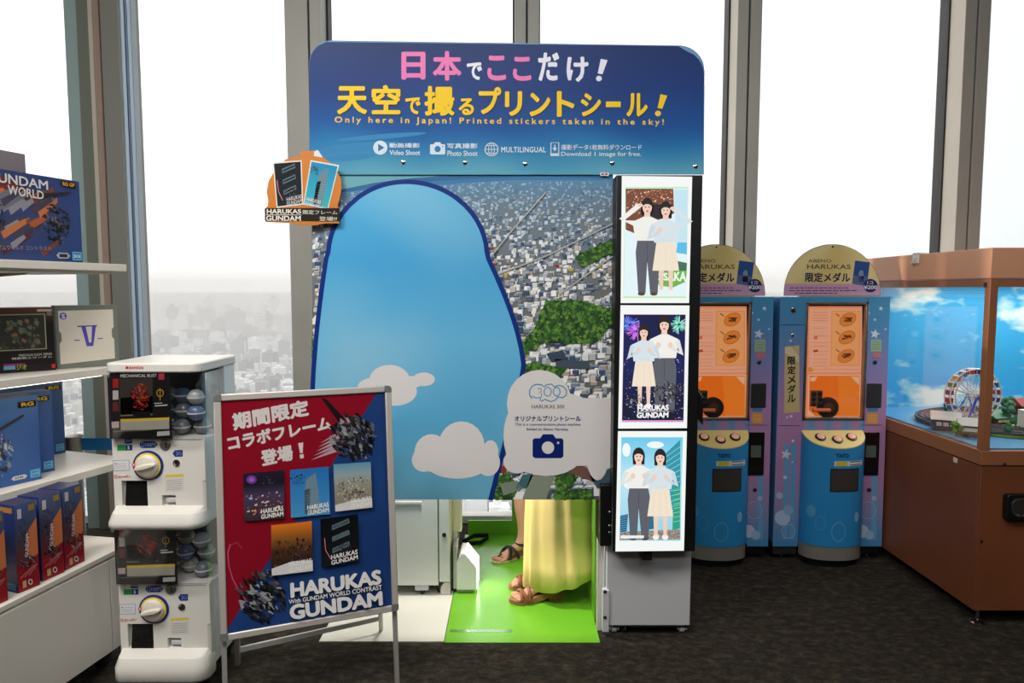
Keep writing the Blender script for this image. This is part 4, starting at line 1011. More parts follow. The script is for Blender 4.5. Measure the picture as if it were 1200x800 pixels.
    def s6(A):
        A.poly(zc((490, 375), (632, 368), (636, 500), (494, 506)), (206, 204, 204)); A.layer(); A.poly(zc((490, 375), (632, 368), (634, 386), (490, 394)), (236, 200, 60)); A.poly(zc((494, 398), (630, 391), (632, 496), (497, 502)), (224, 220, 212)); A.layer()
        for y in (415, 430, 445, 460, 475, 488): A.stroke(zc((502, y + 3), (622, y - 3)), .5, (120, 120, 130))
    def s7(A): A.text('ガシャポン', zc((122, 380), (218, 374), (218, 398), (122, 404)), (206, 44, 54), .03); A.ring(*zc((103, 390))[0], 1.5, 1.6, .8, (206, 44, 54), 14)
    for nm, fn in (('capsule_sticker', s1), ('coin_count_sticker', s2), ('price_sticker', s3), ('coin_sticker', s4), ('notice_sticker', s5), ('instruction_sticker', s6), ('maker_logo', s7)): stick(nm, fn)
    A = Art((0, gyf - .0085, 0), NB); A.ell(*zc((244, 297))[0], 2, 2.4, (226, 70, 100), 0, 14); A.k += 1; A.ell(*zc((244, 297))[0], 1, 1.2, (240, 220, 220), 0, 10); A.build('dial_mark', kn, M_lbl, (0, 0, dz))
    # display compartment
    dz0, dz1 = K + .105, K + .362
    ins = MB(); ins.box(gx0 + .01, gx1 - .02, gyf + .19, gyf + .20, dz0, dz1, mat('compartment_dark', (70, 70, 74), .5)); ins.box(gx0 + .005, gx1 - .006, gyf + .0, gyf + .2, dz0 - .003, dz0, M_white2)
    cdir = ins.build('capsule_shelf', gm)
    cv = MB(); pts = rpoly(gx0 + .004, gx1 + .002, gyf - .028, gyf + .2, [.02, .05, .001, .001], 6)
    inn = rpoly(gx0 + .007, gx1 - .001, gyf - .025, gyf + .2, [.02, .05, .001, .001], 6)
    n_ = len(pts)
    vs = [(x, y, dz0) for x, y in pts] + [(x, y, dz1) for x, y in pts]
    fs = [(i, (i + 1) % n_, n_ + (i + 1) % n_, n_ + i) for i in range(n_) if not (pts[i][1] > gyf + .19 and pts[(i + 1) % n_][1] > gyf + .19)]
    cv.add(vs, fs, M_clear)
    cv.build('display_cover', gm, ang=60)
    cdb = MB().box(at(127, 470, gyf - .02).x, at(200, 470, gyf - .02).x, gyf - .021, gyf - .019, dz0 + .004, dz1 - .008, M_black).build('display_card', gm)
    A = Art((0, gyf - .0215, 0), NB)
    A.poly(zd((108, 178), (380, 172), (380, 458), (118, 464)), (30, 28, 30)); A.layer()
    A.poly(zd((152, 205), (300, 200), (300, 360), (156, 366)), (64, 58, 52)); A.poly(zd((152, 290), (300, 280), (300, 366), (156, 372)), (128, 122, 112)); A.k += .5
    for k, c in enumerate(((170, 40, 40), (200, 196, 190), (110, 50, 50))): A.poly(zd((122, 205 + 52 * k), (148, 204 + 52 * k), (148, 245 + 52 * k), (122, 246 + 52 * k)), c)
    A.k += .5
    shards(A, *zd((248, 285))[0], 12, 15, 46, [(150, 24, 34), (190, 40, 48), (110, 16, 26), (206, 66, 60), (90, 14, 22), (170, 90, 40)], 50 + ui, .5); A.k += .5
    A.poly(zd((215, 352), (290, 350), (292, 368), (214, 370)), (24, 24, 26))
    A.text('MECHANICAL BUST', zd((158, 184), (320, 182), (320, 196), (158, 199)), (210, 208, 206), .02); A.poly(zd((328, 178), (354, 178), (354, 208), (328, 208)), (180, 60, 80))
    A.ring(*zd((335, 268))[0], 3.8, 4.2, 1.1, (190, 150, 50), 20); A.stroke(zd((335, 245), (335, 300)), .9, (190, 150, 50))
    A.stroke(zd((310, 314), (344, 312)), 1, (200, 200, 200)); A.stroke(zd((312, 325), (368, 321)), 1.6, (200, 200, 200))
    A.poly(zd((118, 396), (152, 394), (152, 422), (120, 424)), (206, 180, 172)); A.poly(zd((158, 384), (376, 376), (376, 388), (158, 396)), (226, 190, 70)); A.poly(zd((158, 396), (376, 388), (376, 428), (160, 434)), (176, 170, 156))
    A.poly(zd((322, 440), (378, 436), (378, 456), (322, 460)), (190, 188, 184)); A.stroke(zd((124, 440), (300, 432)), 1, (120, 110, 100))
    A.build('card_print', cdb, M_gloss, (0, 0, dz))
    dv = MB(); dv.box(gx0 + .004, gx1, gyf - .024, gyf - .02, dz0, dz0 + .002, M_clear).build('cover_lip', gm)
    rcap = random.Random(8 + ui)
    for k in range(9):
        row, c_ = divmod(k, 3)
        x = gx1 - .045 - c_ * .075 - rcap.uniform(0, .01); y = gyf + .045 + c_ * .03 + rcap.uniform(0, .05); z = dz0 + .033 + row * .062
        cc = [(150, 156, 160), (120, 124, 130), (170, 172, 170), (90, 110, 150)][rcap.randrange(4)]
        o = MB().ball((x, y, z), .032, mat('capsule_%d' % cc[0], cc, .25, 0, 0, 40, 0, 0, .3), 10).lathe((x, y, z - .003), [(.0335, 0), (.0335, .006)], M_white, 20).build('toy_capsule')
        tag(o, 'round toy capsule heaped inside the %s window of the white capsule machine' % ('upper' if ui == 0 else 'lower'), 'capsule', 'capsules in the %s dispenser' % ('upper' if ui == 0 else 'lower'))

# ------------------------------------------------------------------ display shelf with boxed kits
dS = Vector((.330, .944, 0)).normalized(); nS = Vector((dS.y, -dS.x, 0)); ES = Vector((-1.735, 3.09, 0))
dB = Vector((.178, .984, 0)).normalized(); nB = Vector((dB.y, -dB.x, 0)); EB = Vector((-1.632, 2.90, 0))
m_shelf = mat('shelf_white', (216, 210, 200), .4)
sh = thing('display_shelf', (-2.1, 2.6, 0), 'white shop display shelf with three boards over a low cabinet at the left', 'shelf')
def slab(mb, E, d, n, t0, t1, w0, w1, z0, z1, m):
    p = [E + d * t0 + n * w0, E + d * t1 + n * w0, E + d * t1 + n * w1, E + d * t0 + n * w1]
    return mb.hexa([(v.x, v.y, z0) for v in p] + [(v.x, v.y, z1) for v in p], m)
Z1, Z2, Z3, ZB = 1.716, 1.262, .832, .52
m_led = mat('led_strip', (255, 240, 216), .4, emit=4.5)
for z in (Z1, Z2, Z3):
    s_ = slab(MB(), ES, dS, nS, -1.7, 0, 0, -.6, z - .032, z, m_shelf).build('shelf_board', sh, .002)
    if z != Z1: slab(MB(), ES, dS, nS, -1.6, -.12, -.035, -.05, z - .038, z - .032, m_led).build('light_strip', s_)
    else: slab(MB(), ES, dS, nS, -1.5, -.06, -.02, -.5, z - .044, z - .032, m_cream).build('under_panel', s_)
base_ = slab(MB(), EB, dB, nB, -1.5, -.02, -.008, -.62, .10, ZB - .022, m_shelf).build('base_cabinet', sh, .002)
slab(MB(), EB, dB, nB, -1.52, 0, 0, -.64, ZB - .02, ZB, m_shelf).build('base_top', sh, .002)
for t0, t1 in ((-.16, -.025), (-.70, -.165), (-1.45, -.705)):
    slab(MB(), EB, dB, nB, t0, t1, 0, -.007, .105, ZB - .03, m_shelf).build('door_panel', base_, .001)
slab(MB(), EB, dB, nB, -.112, -.108, .001, -.004, .16, .43, mat('slot_dark', (60, 54, 46), .6)).build('door_slot', base_)
for t, wv in ((-.12, -.09), (-.12, -.5), (-1.3, -.1)):
    p = EB + dB * t + nB * wv
    c = MB().box(p.x - .03, p.x + .03, p.y - .03, p.y + .03, .07, .1, M_black).build('castor', sh)
    MB().lathe((p.x - .02, p.y, .04), [(.025, 0), (.04, .006), (.04, .034), (.025, .04)], M_black2, 20, (1, 0, 0)).build('castor_wheel', c)
for t in (-.30, -1.05):
    slab(MB(), ES, dS, nS, t - .03, t, -.56, -.60, ZB + .002, 1.95, m_cream).build('upright', sh, .002)
for t in (-.30, -1.05):
    p = []
    mb = MB(); a = ES + dS * (t - .012); b = ES + dS * t
    prof = [(-.56, Z1 - .032), (-.2, Z1 - .032), (-.2, Z1 - .05), (-.4, Z1 - .06), (-.48, Z1 - .09), (-.51, Z1 - .14), (-.52, Z1 - .2), (-.56, Z1 - .2)]
    mb.loft([[(a + nS * w_ + Vector((0, 0, z))) for w_, z in prof], [(b + nS * w_ + Vector((0, 0, z))) for w_, z in prof]], m_cream).build('bracket', sh)
def carton(name, p0, p1, z, h, dep, m, label, fn, group=None, cat='box', side=None):
    """p0,p1: bottom left/right of the printed face"""
    p0 = Vector((p0.x, p0.y, z + .0008)); p1 = Vector((p1.x, p1.y, z + .0008)); d = (p1 - p0); n = Vector((d.y, -d.x, 0)).normalized()
    root = thing(name, ((p0 + p1) / 2 - n * dep / 2), label, cat, group)
    b = [p0, p1, p1 - n * dep, p0 - n * dep]; u = Vector((0, 0, h))
    bx = MB().hexa(b + [v + u for v in b], m).build('carton', root, .0012)
    A = Art(p0 + n * .0006, n); a = [None]
    du = d; 
    def L(x, y):      # x 0..1 along the face, y 0 top..1 bottom -> pixel
        w = p0 + d * x + u * (1 - y); v = w - Vector((0, 0, EYE)); dep_ = v.y * CP - v.z * SP
        return (600 + F * v.x / dep_, 400 - F * (v.y * SP + v.z * CP) / dep_)
    fn(A, L); A.build('box_print', bx, M_gloss)
    if side:
        A2 = Art(p0 - d.normalized() * .0006, -d.normalized())
        q = [p0 - n * dep, p0, p0 + u, p0 - n * dep + u]
        def L2(x, y):
            w = (p0 - n * dep * (1 - x)) + u * (1 - y) - d.normalized() * .0006; v = w - Vector((0, 0, EYE)); dep_ = v.y * CP - v.z * SP
            return (600 + F * v.x / dep_, 400 - F * (v.y * SP + v.z * CP) / dep_)
        side(A2, L2); A2.build('side_print', bx, M_gloss)
    return root
def onl(px, w=-.03, E=ES, d=dS, n=nS, k=803.):
    e = E + n * w; r_ = (px - 600) / k; t = (r_ * e.y - e.x) / (d.x - r_ * d.y); return e + d * t
NAVY = mat('box_navy', (40, 58, 112), .35)
def q4(L, x0, y0, x1, y1): return [L(x0, y0), L(x1, y0), L(x1, y1), L(x0, y1)]
def art_world(A, L):
    A.grid(L, 8, 6, lambda u, v: mixc((62, 66, 100), (44, 66, 124), u)); A.layer()
    r = random.Random(3)
    A.poly([L(.1, .05), L(.5, .1), L(.42, .32), L(.2, .28)], (120, 56, 50)); A.k += .3
    for k in range(46):
        x = r.uniform(.15, .72); y = r.uniform(.25, .9); l = r.uniform(.08, .25)
        A.poly([L(x, y), L(min(.8, x + l), y - l * .9 if y - l * .9 > .1 else .1), L(min(.8, x + l * .9 + .03), max(.12, y - l * .6)), L(x + .02, min(.95, y + .08))], r.choice([(166, 88, 50), (190, 112, 66), (120, 66, 54), (112, 112, 124), (72, 64, 80), (140, 138, 146), (92, 42, 42), (180, 124, 84), (60, 58, 80), (60, 66, 104)])); A.k += .02
    A.layer()
    cx, cy_ = L(.78, .55); shards(A, cx, cy_, 15, 26, 60, MACHINE[:5], 9, .6); cx, cy_ = L(.28, .55); shards(A, cx, cy_, 14, 24, 36, MACHINE[:4], 10, .9); A.layer()
    A.poly([L(.62, .22), L(.92, .14), L(.90, .17), L(.64, .27)], (40, 36, 40)); A.layer()
    A.text('GUNDAM', [L(.26, .035), L(.72, .055), L(.72, .16), L(.26, .15)], (214, 212, 210), .02); A.text('WORLD', [L(.40, .165), L(.68, .18), L(.68, .28), L(.40, .27)], (214, 212, 210), .02)
    A.poly(q4(L, .83, .02, .965, .09), (40, 34, 26)); A.k += 1; A.text('RG GP', q4(L, .845, .035, .95, .08), (220, 150, 50), .04)
    A.text('ダムワールド コントラスト', [L(.3, .84), L(.72, .82), L(.72, .87), L(.3, .9)], (150, 130, 130), .02)
    A.poly(q4(L, .9, .87, .985, .975), (90, 170, 210)); A.k += 1; A.poly(q4(L, .912, .885, .973, .96), (40, 110, 160)); A.k += 1; A.text('BAN DAI', q4(L, .915, .9, .97, .945), (220, 236, 244), .02)
    A.poly([L(.76, .925), L(.78, .89), L(.86, .89), L(.88, .925), L(.86, .96), L(.78, .96)], (170, 170, 176)); A.k += 1; A.poly(q4(L, .785, .905, .855, .945), (40, 40, 50))
p1 = onl(98, -.03); p0 = p1 - dS * .50
hW = at(96, 213, p1.y).z - Z1
carton('model_kit_box', p0, p1, Z1, hW, .12, NAVY, 'large navy box lettered GUNDAM WORLD on the topmost shelf', art_world)
p1 = onl(37, -.22); p0 = p1 - dS * .35
def art_plain(A, L):
    A.grid(L, 1, 3, lambda u, v: mixc((120, 114, 120), (96, 84, 92), v)); A.layer(); A.poly([L(.3, .5), L(.8, .3), L(.97, .4), L(.95, .9), L(.3, .95)], (150, 150, 156))
carton('model_kit_box', p0, p1, Z1, at(37, 181, p1.y).z - Z1, .12, mat('box_greyviolet', (120, 114, 120), .5), 'plain grey box rising behind the navy GUNDAM WORLD box on the top shelf', art_plain)
# second shelf
p0, p1 = fl(67.5, 432.5, Z2), fl(140, 428, Z2)
hV = at(139, 357.5, p1.y).z - Z2
def art_v(A, L):
    A.grid(L, 1, 1, lambda u, v: (112, 118, 110)); A.layer()
    A.poly([L(.05, .08), L(.93, .07), L(.93, .36), L(.895, .4), L(.895, .52), L(.93, .56), L(.93, .88), L(.05, .93), L(.05, .6), L(.085, .56), L(.085, .44), L(.05, .4)], (212, 204, 190)); A.layer()
    PU = (84, 78, 170)
    A.poly([L(.34, .325), L(.66, .32), L(.66, .34), L(.34, .345)], PU); A.poly([L(.40, .33), L(.47, .33), L(.515, .60), L(.55, .60), L(.575, .33), L(.64, .33), L(.58, .66), L(.475, .66)], PU)
    A.poly(q4(L, .28, .55, .37, .565), PU); A.poly(q4(L, .655, .535, .745, .55), PU)
    c = L(.125, .165); A.ell(c[0], c[1], 4.2, 4.2, PU); A.k += 1; A.text('S', q4(L, .10, .13, .155, .205), (220, 216, 230), .03)
carton('figure_box', p0, p1, Z2, hV, .12, mat('box_sage', (116, 122, 114), .5), 'grey edged white box with a violet V emblem on the middle shelf', art_v)
p0, p1 = fl(-32, 440, Z2), fl(65.5, 433.5, Z2)
def art_fig(A, L):
    A.grid(L, 1, 4, lambda u, v: mixc((96, 66, 56), (36, 32, 34), min(1, v * 4))); A.layer()
    A.poly(q4(L, .2, .1, .9, .66), (150, 146, 120)); A.layer(); A.poly(q4(L, .21, .115, .885, .645), (52, 54, 50)); A.layer()
    r = random.Random(17)
    for k in range(70):
        x, y = r.uniform(.3, .8), r.uniform(.16, .6); c = r.choice([(84, 96, 78), (66, 76, 66), (100, 104, 90), (130, 96, 60), (44, 46, 46), (74, 60, 54)])
        if abs(x - .52) < .14: pass
        s = r.uniform(.02, .06); A.poly([L(x, y), L(x + s, y + .02), L(min(.87, x + s * .8), min(.63, y + s * 1.8)), L(x - .01, min(.63, y + s))], c); A.k += .01
    A.layer()
    A.text('PRECIOUS G.E.M. SERIES', q4(L, .55, .72, .96, .755), (190, 186, 180), .01); A.text('機動戦士ガンダム', q4(L, .46, .765, .96, .8), (190, 186, 180), .01)
    A.poly(q4(L, .36, .86, .62, .885), (150, 50, 110)); A.poly(q4(L, .36, .89, .50, .95), (110, 160, 190)); A.text('ジオ', q4(L, .51, .88, .64, .96), (150, 160, 70), .04); A.poly(q4(L, .95, .9, .995, .965), (190, 50, 50)); A.poly(q4(L, .8, .03, .985, .065), (190, 170, 160)); A.poly(q4(L, .92, .07, .98, .13), (120, 120, 116)); A.poly(q4(L, .2, .08, .34, .14), (216, 150, 40))
carton('figure_box', p0, p1, Z2, at(65, 360, p1.y).z - Z2, .13, mat('box_black', (40, 34, 34), .4), 'black window box with a dark figure inside, beside the white V box', art_fig)
# third shelf
def art_rg(seed, full):
    def fn(A, L):
        A.grid(L, 6, 8, lambda u, v: mixc((92, 130, 184), (54, 88, 152), v + .3 * wob(u * 120, v * 90)) if full else mixc((78, 110, 168), (48, 80, 144), v)); A.layer()
        if full:
            cx, cy_ = L(.5, .62); shards(A, cx, cy_, 19, 26, 46, [(150, 154, 162), (110, 112, 120), (70, 72, 80), (200, 204, 210), (60, 60, 66)], seed, .8); A.k += .4
            cx, cy_ = L(.52, .42); shards(A, cx, cy_, 8, 9, 12, [(206, 206, 210), (40, 70, 160), (170, 40, 50)], seed + 1, .5); A.k += .4; A.poly([L(.3, .42), L(.82, .2), L(.83, .22), L(.32, .46)], (70, 62, 66)); A.layer()
            A.poly([L(.64, .925), L(.67, .9), L(.8, .9), L(.83, .925), L(.8, .95), L(.67, .95)], (206, 206, 210)); A.k += .5; A.text('1/144', q4(L, .69, .912, .78, .938), (40, 46, 70), .03)
        A.poly(q4(L, .76, .055, .975, .12), (46, 36, 22)); A.k += 1; A.text('RG', q4(L, .80, .064, .95, .112), (226, 180, 60), .05)
        A.poly(q4(L, .86, .865, .985, .965), (70, 160, 206)); A.k += 1; A.poly(q4(L, .875, .877, .972, .953), (140, 200, 226)); A.k += 1; A.text('BAN', q4(L, .885, .882, .962, .91), (30, 90, 150), .04); A.text('DAI', q4(L, .885, .92, .962, .948), (30, 90, 150), .04)
    return fn
p1 = fl(48.75, 561, Z3); p0 = fl(-40, 581, Z3); d_ = (p1 - p0).normalized(); p0 = p1 - d_ * .31
hR = at(48, 463, p1.y).z - Z3
carton('model_kit_box', p0, p1, Z3, hR, .085, NAVY, 'blue RG model kit box, frontmost on the third shelf, showing its whole front', art_rg(41, True), 'blue model kits on the third shelf')
n_ = Vector((d_.y, -d_.x, 0)); p1b = p1 + d_ * .10 - n_ * .092; carton('model_kit_box', p1b - d_ * .31, p1b, Z3, hR, .085, NAVY, 'blue RG model kit box half hidden behind the frontmost one on the third shelf', art_rg(42, False), 'blue model kits on the third shelf')
p1c = fl(77, 530, Z3); carton('model_kit_box', p1c - d_ * .31, p1c, Z3, hR, .085, NAVY, 'blue RG model kit box at the back of the third shelf, only its edge showing', art_rg(43, False), 'blue model kits on the third shelf')
# base: slim boxes
def art_slim(seed):
    def fn(A, L):
        A.grid(L, 2, 8, lambda u, v: ramp([(0, (70, 90, 140)), (.3, (60, 66, 96)), (.6, (90, 48, 52)), (1, (150, 30, 42))], v)); A.layer()
        r = random.Random(seed)
        A.poly([L(.5, .35), L(1, .2), L(1, .62), L(.6, .75)], (196, 112, 70)); A.poly([L(0, .72), L(1, .62), L(1, 1), L(0, 1)], (140, 24, 36)); A.k += .5
        cx, cy_ = L(.35, .35); shards(A, cx, cy_, 8, 18, 26, MACHINE[:6], seed, 1); cx, cy_ = L(.5, .7); shards(A, cx, cy_, 10, 11, 22, MACHINE, seed + 5, .5); A.k += .5
        A.poly(q4(L, .12, .05, .3, .16), (190, 190, 196)); A.poly(q4(L, .62, .03, .9, .1), (150, 120, 50))
        A.text('GUNDAM', [L(.36, .62), L(.44, .36), L(.6, .36), L(.52, .62)], (222, 190, 190), .03); A.k += .2
        for k in range(3): A.stroke([L(.1 + .2 * k, .84), L(.75 + .08 * k, .74)], .6, (200, 130, 130))
        c = L(.55, .92); A.ell(c[0], c[1], 2.6, 3.4, (200, 196, 190)); A.k += .3; A.ell(c[0], c[1], 1.5, 2, (80, 30, 36)); A.poly(q4(L, .2, .88, .36, .96), (190, 160, 120))
    return fn
def side_slim(A, L):
    A.grid(L, 1, 4, lambda u, v: mixc((40, 62, 128), (26, 34, 78), v)); A.layer(); A.poly(q4(L, .1, .03, .9, .09), (190, 130, 60)); A.poly(q4(L, .1, .9, .9, .98), (60, 120, 160))
for i, (a, b, lab) in enumerate((((79, 669), (103, 657), 'slim red and navy kit box on the low cabinet, nearest the capsule machine'), ((52.5, 682), (79.5, 670), 'slim red and navy kit box, second from the capsule machine on the low cabinet'), ((24, 696), (51, 685), 'slim red and navy kit box, third from the capsule machine on the low cabinet'), ((-16, 716), (14, 703), 'slim red and navy kit box on the low cabinet, farthest from the capsule machine'))):
    p0, p1 = fl(*a, ZB), fl(*b, ZB); dd = (p1 - p0).normalized()
    carton('model_kit_box', p0 - nB * .012 + dd * .003, p1 - nB * .012 - dd * .003, ZB, .318, .10, mat('box_dusk', (58, 54, 78), .35), lab, art_slim(60 + i * 3), 'slim kit boxes on the low cabinet', side=side_slim)
# white panel leaning behind the low cabinet
p = at(105, 600, 3.5)
tag(MB().hexa([(-2.33, 3.26, .58), (-2.10, 3.20, .66), (-2.10, 3.24, .66), (-2.33, 3.30, .58), (-2.30, 3.26, .70), (-2.07, 3.20, .80), (-2.07, 3.24, .80), (-2.30, 3.30, .70)], M_white2).box(-2.3, -2.27, 3.24, 3.27, 0, .60, M_white2).box(-2.14, -2.11, 3.20, 3.23, 0, .66, M_white2).build('reading_panel', bevel=.003), 'tilted white panel standing by the window behind the low cabinet', 'panel')
# barrier post with blue belt
px_ = at(87, 515, 3.5)
post = thing('barrier_post', (px_.x, 3.5, 0), 'steel barrier post with blue belt standing by the window behind the shelf', 'barrier')
MB().lathe((px_.x, 3.5, 0), [(.16, 0), (.16, .012), (.06, .03), (.04, .05)], M_dsteel, 32).build('base', post)
MB().lathe((px_.x, 3.5, .05), [(.034, 0), (.034, .68)], M_steel, 24).build('pole', post)
MB().lathe((px_.x, 3.5, .73), [(.043, 0), (.043, .115), (.03, .12)], M_steel, 24).build('head', post)
za_, zb_ = at(110, 527, 3.5).z, at(110, 513, 3.5).z
MB().box(px_.x + .04, -1.60, 3.497, 3.5, za_, zb_, mat('belt_blue', (22, 122, 190), .5)).build('belt', post)

# ------------------------------------------------------------------ medal vending machines
M_vinyl = print_mat('machine_vinyl', .35)
M_lit = print_mat('backlit_sheet', .3, .62)
m_box = mat('machine_blue', (70, 130, 180), .4)
YF = 3.95
zm7 = lambda *p: zb((800, 270), 3.81, *p)
zm8 = lambda *p: zb((800, 460), 3.635, *p)
mx0, mx1 = at(913, 400, YF).x, at(1041, 400, YF).x
mz1 = at(980, 348, YF).z
med = thing('medal_machine', ((mx0 + mx1) / 2, YF + .25, 0), 'blue and pink medal vending machine with full orange window, beside the wooden train case', 'vending machine', 'medal vending machines')
wx0, wx1 = at(942.5, 420, YF).x, at(1015.5, 420, YF).x
wz0, wz1 = at(980, 492, YF).z, at(980, 354, YF).z
b = MB()
b.box(mx0, wx0, YF, YF + .5, .10, mz1, m_box); b.box(wx1, mx1, YF, YF + .5, .10, mz1, m_box); b.box(wx0, wx1, YF, YF + .5, wz1, mz1, m_box); b.box(wx0, wx1, YF, YF + .5, .10, wz0, m_box); b.box(wx0, wx1, YF + .12, YF + .5, wz0, wz1, m_box)
b.build('machine_body', med, .003)
kb = MB(); kb.box(mx0 + .004, wx0 - .01, YF + .01, YF + .48, .035, .10, M_dsteel); kb.build('kick_plate', med); MB().box(wx1 + .0, mx1 - .004, YF + .012, YF + .48, .035, .10, M_black).build('kick_plate', med)
for x in (mx0 + .06, mx1 - .06):
    for y in (YF + .06, YF + .44): MB().lathe((x, y, 0), [(.022, 0), (.022, .008), (.009, .014), (.009, .04)], M_dsteel, 14).build('levelling_foot', med)
A = Art((0, YF - .0008, 0), NB)
ys_ = (348, 655)
def mcol(u, v): return ramp([(0, (72, 146, 190)), (.12, (84, 140, 190)), (.28, (136, 132, 186)), (.45, (176, 132, 178)), (.72, (176, 128, 172)), (.86, (140, 140, 180)), (1, (70, 140, 190))], v)
dxp = lambda y: (y - 400) * -.034     # the machine's upright edges narrow towards the floor in the photo
for xa, xb in ((913.2, 942.3), (1015.7, 1040.8)):
    A.grid(lambda u, v: (xa + (xb - xa) * u - (980 - 600) * .000093 * (348 + 292 * v - 420) * 1.0, 348 + 292 * v), 3, 20, mcol)
A.grid(lambda u, v: (942.3 + 73.4 * u, 348 + 6 * v), 2, 1, lambda u, v: (72, 146, 190)); A.grid(lambda u, v: (940 + 72.5 * u, 492.5 + 14 * v), 7, 1, lambda u, v: (176, 130, 176) if int(u * 7) % 2 == 0 else (96, 150, 196)); A.layer()
for x in (922, 930, 1026): A.poly([(x - 3, 520), (x + 3, 520), (x + 1, 632), (x - 5, 632)], (104, 160, 204))
A.layer()
def star(x, y, r_, c, rot=0): A.poly([(x + (r_ if k % 2 == 0 else r_ * .45) * math.sin(rot + k * PI / 5), y - (r_ if k % 2 == 0 else r_ * .45) * math.cos(rot + k * PI / 5)) for k in range(10)], c)
for zf, x, y, r_ in ((zm7, 885, 348, 3), (zm7, 858, 462, 6), (zm7, 858, 398, 2), (zm7, 905, 440, 1.6), (zm7, 830, 368, 2), (zm8, 440, 262, 6.5), (zm8, 436, 360, 3), (zm8, 470, 205, 2.6), (zm8, 462, 100, 2.4), (zm8, 468, 295, 1.6), (zm8, 445, 104, 1.8), (zm7, 482, 492, 2)):
    p = zf((x, y))[0]; star(p[0], p[1], r_, (206, 220, 236), .2)
for x, y, r_, c in ((425, 533, 9, (176, 196, 226)), (412, 438, 4, (170, 186, 220)), (450, 500, 6, (140, 176, 216)), (765, 590, 7.5, (184, 196, 222)), (795, 606, 5.5, (150, 186, 218)), (815, 450, 3, (170, 180, 214))):
    p = zm8((x, y))[0]; A.ell(p[0], p[1], r_, r_, c); A.k += .1
A.ring(*zm8((450, 590))[0], 8, 8, .7, (150, 190, 224)); A.ring(*zm8((790, 500))[0], 9, 10, .6, (170, 176, 212)); A.layer()
A.stroke(zm7((437, 421), (545, 421)), .6, (36, 50, 80)); A.stroke(zm8((408, 140), (500, 140)), .6, (60, 60, 90)); A.stroke(zm8((760, 138), (850, 138)), .6, (60, 60, 90))
A.poly(zm7((456, 520), (520, 512), (522, 810), (452, 816)), (204, 182, 128)); A.k += .5; A.poly(zm7((456, 520), (480, 516), (520, 560), (520, 590), (456, 545)), (222, 206, 160)); A.k += .5
for k, ch in enumerate('限定メダル'): A.text(ch, zm7((468, 563 + 42 * k), (504, 562 + 42 * k), (504, 599 + 42 * k), (467, 600 + 42 * k)), (34, 30, 40), .03)
for zf, q, c in ((zm7, ((840, 486), (887, 486), (887, 540), (838, 540)), (150, 180, 150)), (zm7, ((846, 545), (886, 545), (886, 568), (846, 568)), (196, 120, 120)), (zm8, ((785, 85), (832, 85), (830, 132), (783, 132)), (216, 150, 90)), (zm8, ((788, 66), (830, 66), (830, 80), (788, 80)), (70, 130, 180))): A.poly(zf(*q), c)
A.k += 1
for k in range(4): A.stroke(zm7((846, 498 + k * 10), (880, 498 + k * 10)), .4, (90, 130, 100)); A.stroke(zm8((790, 96 + k * 9), (826, 96 + k * 9)), .5, (240, 200, 120))
A.build('front_graphics', med, M_vinyl)
# window unit
fr = MB(); t_ = .014
fr.box(wx0, wx1, YF - .006, YF + .06, wz1 - t_, wz1, M_steel); fr.box(wx0, wx1, YF - .006, YF + .06, wz0, wz0 + t_, M_steel); fr.box(wx0, wx0 + t_, YF - .006, YF + .06, wz0, wz1, M_steel); fr.box(wx1 - t_, wx1, YF - .006, YF + .06, wz0, wz1, M_steel)
wf = fr.build('window_frame', med, .002)
MB().box(wx0 + t_, wx1 - t_, YF + .03, YF + .034, wz0 + t_, wz1 - t_, M_black).build('sheet_board', wf)
A = Art((0, YF + .0295, 0), NB)
A.poly(zm7((558, 338), (802, 338), (800, 842), (545, 842)), (255, 150, 98)); A.layer()
A.poly(zm7((566, 346), (800, 346), (796, 634), (562, 634)), (255, 178, 140)); A.layer()
A.poly(zm7((664, 358), (794, 358), (790, 604), (660, 604)), (255, 150, 80)); A.poly(zm7((672, 366), (787, 366), (783, 598), (668, 598)), (255, 188, 140)) if False else None; A.layer()
A.poly(zm7((668, 362), (790, 362), (786, 600), (664, 600)), (255, 172, 104)); A.layer()
for k, (x, y) in enumerate(((737, 397), (733, 477), (729, 560))):
    p = zm7((x, y))[0]; A.ell(p[0], p[1], 10.6, 7.4, (210, 112, 44), -.5); A.k += .4; A.ell(p[0], p[1], 9.6, 6.5, (240, 136, 50), -.5); A.k += .4
    r = random.Random(70 + k)
    for i in range(14): A.stroke([(p[0] + r.uniform(-6, 6), p[1] + r.uniform(-3, 3)), (p[0] + r.uniform(-6, 6), p[1] + r.uniform(-3, 3))], r.uniform(.4, 1.2), (96, 44, 16)); A.k += .01
    A.stroke(zm7((683, 370 + 80 * k), (700, 383 + 80 * k)), 1.2, (150, 80, 40))
for y0 in (366, 378, 390, 402): A.stroke(zm7((580, y0), (650, y0)), .5, (226, 120, 90))
for y0, x1 in ((435, 640), (455, 650), (470, 655), (500, 655), (516, 650), (540, 655), (556, 645), (575, 650), (590, 640), (605, 650), (620, 790)):
    A.stroke(zm7((582, y0), (x1, y0)), .5, (232, 130, 100))
for y0 in (420, 455, 490, 560): A.stroke(zm7((564, y0), (655, y0)), .4, (255, 206, 180))
A.poly(zm7((585, 470), (604, 470), (600, 486), (585, 486)), (226, 120, 90)); A.poly(zm7((580, 536), (600, 530), (606, 540), (586, 544)), (190, 60, 40)); p = zm7((570, 620))[0]; A.ell(p[0], p[1], 3, 3, (236, 150, 40)); A.layer()
A.poly(zm7((560, 642), (796, 642), (794, 838), (556, 838)), (255, 190, 150)); A.layer(); A.poly(zm7((566, 648), (790, 648), (787, 828), (562, 828)), (252, 116, 24)); A.layer()
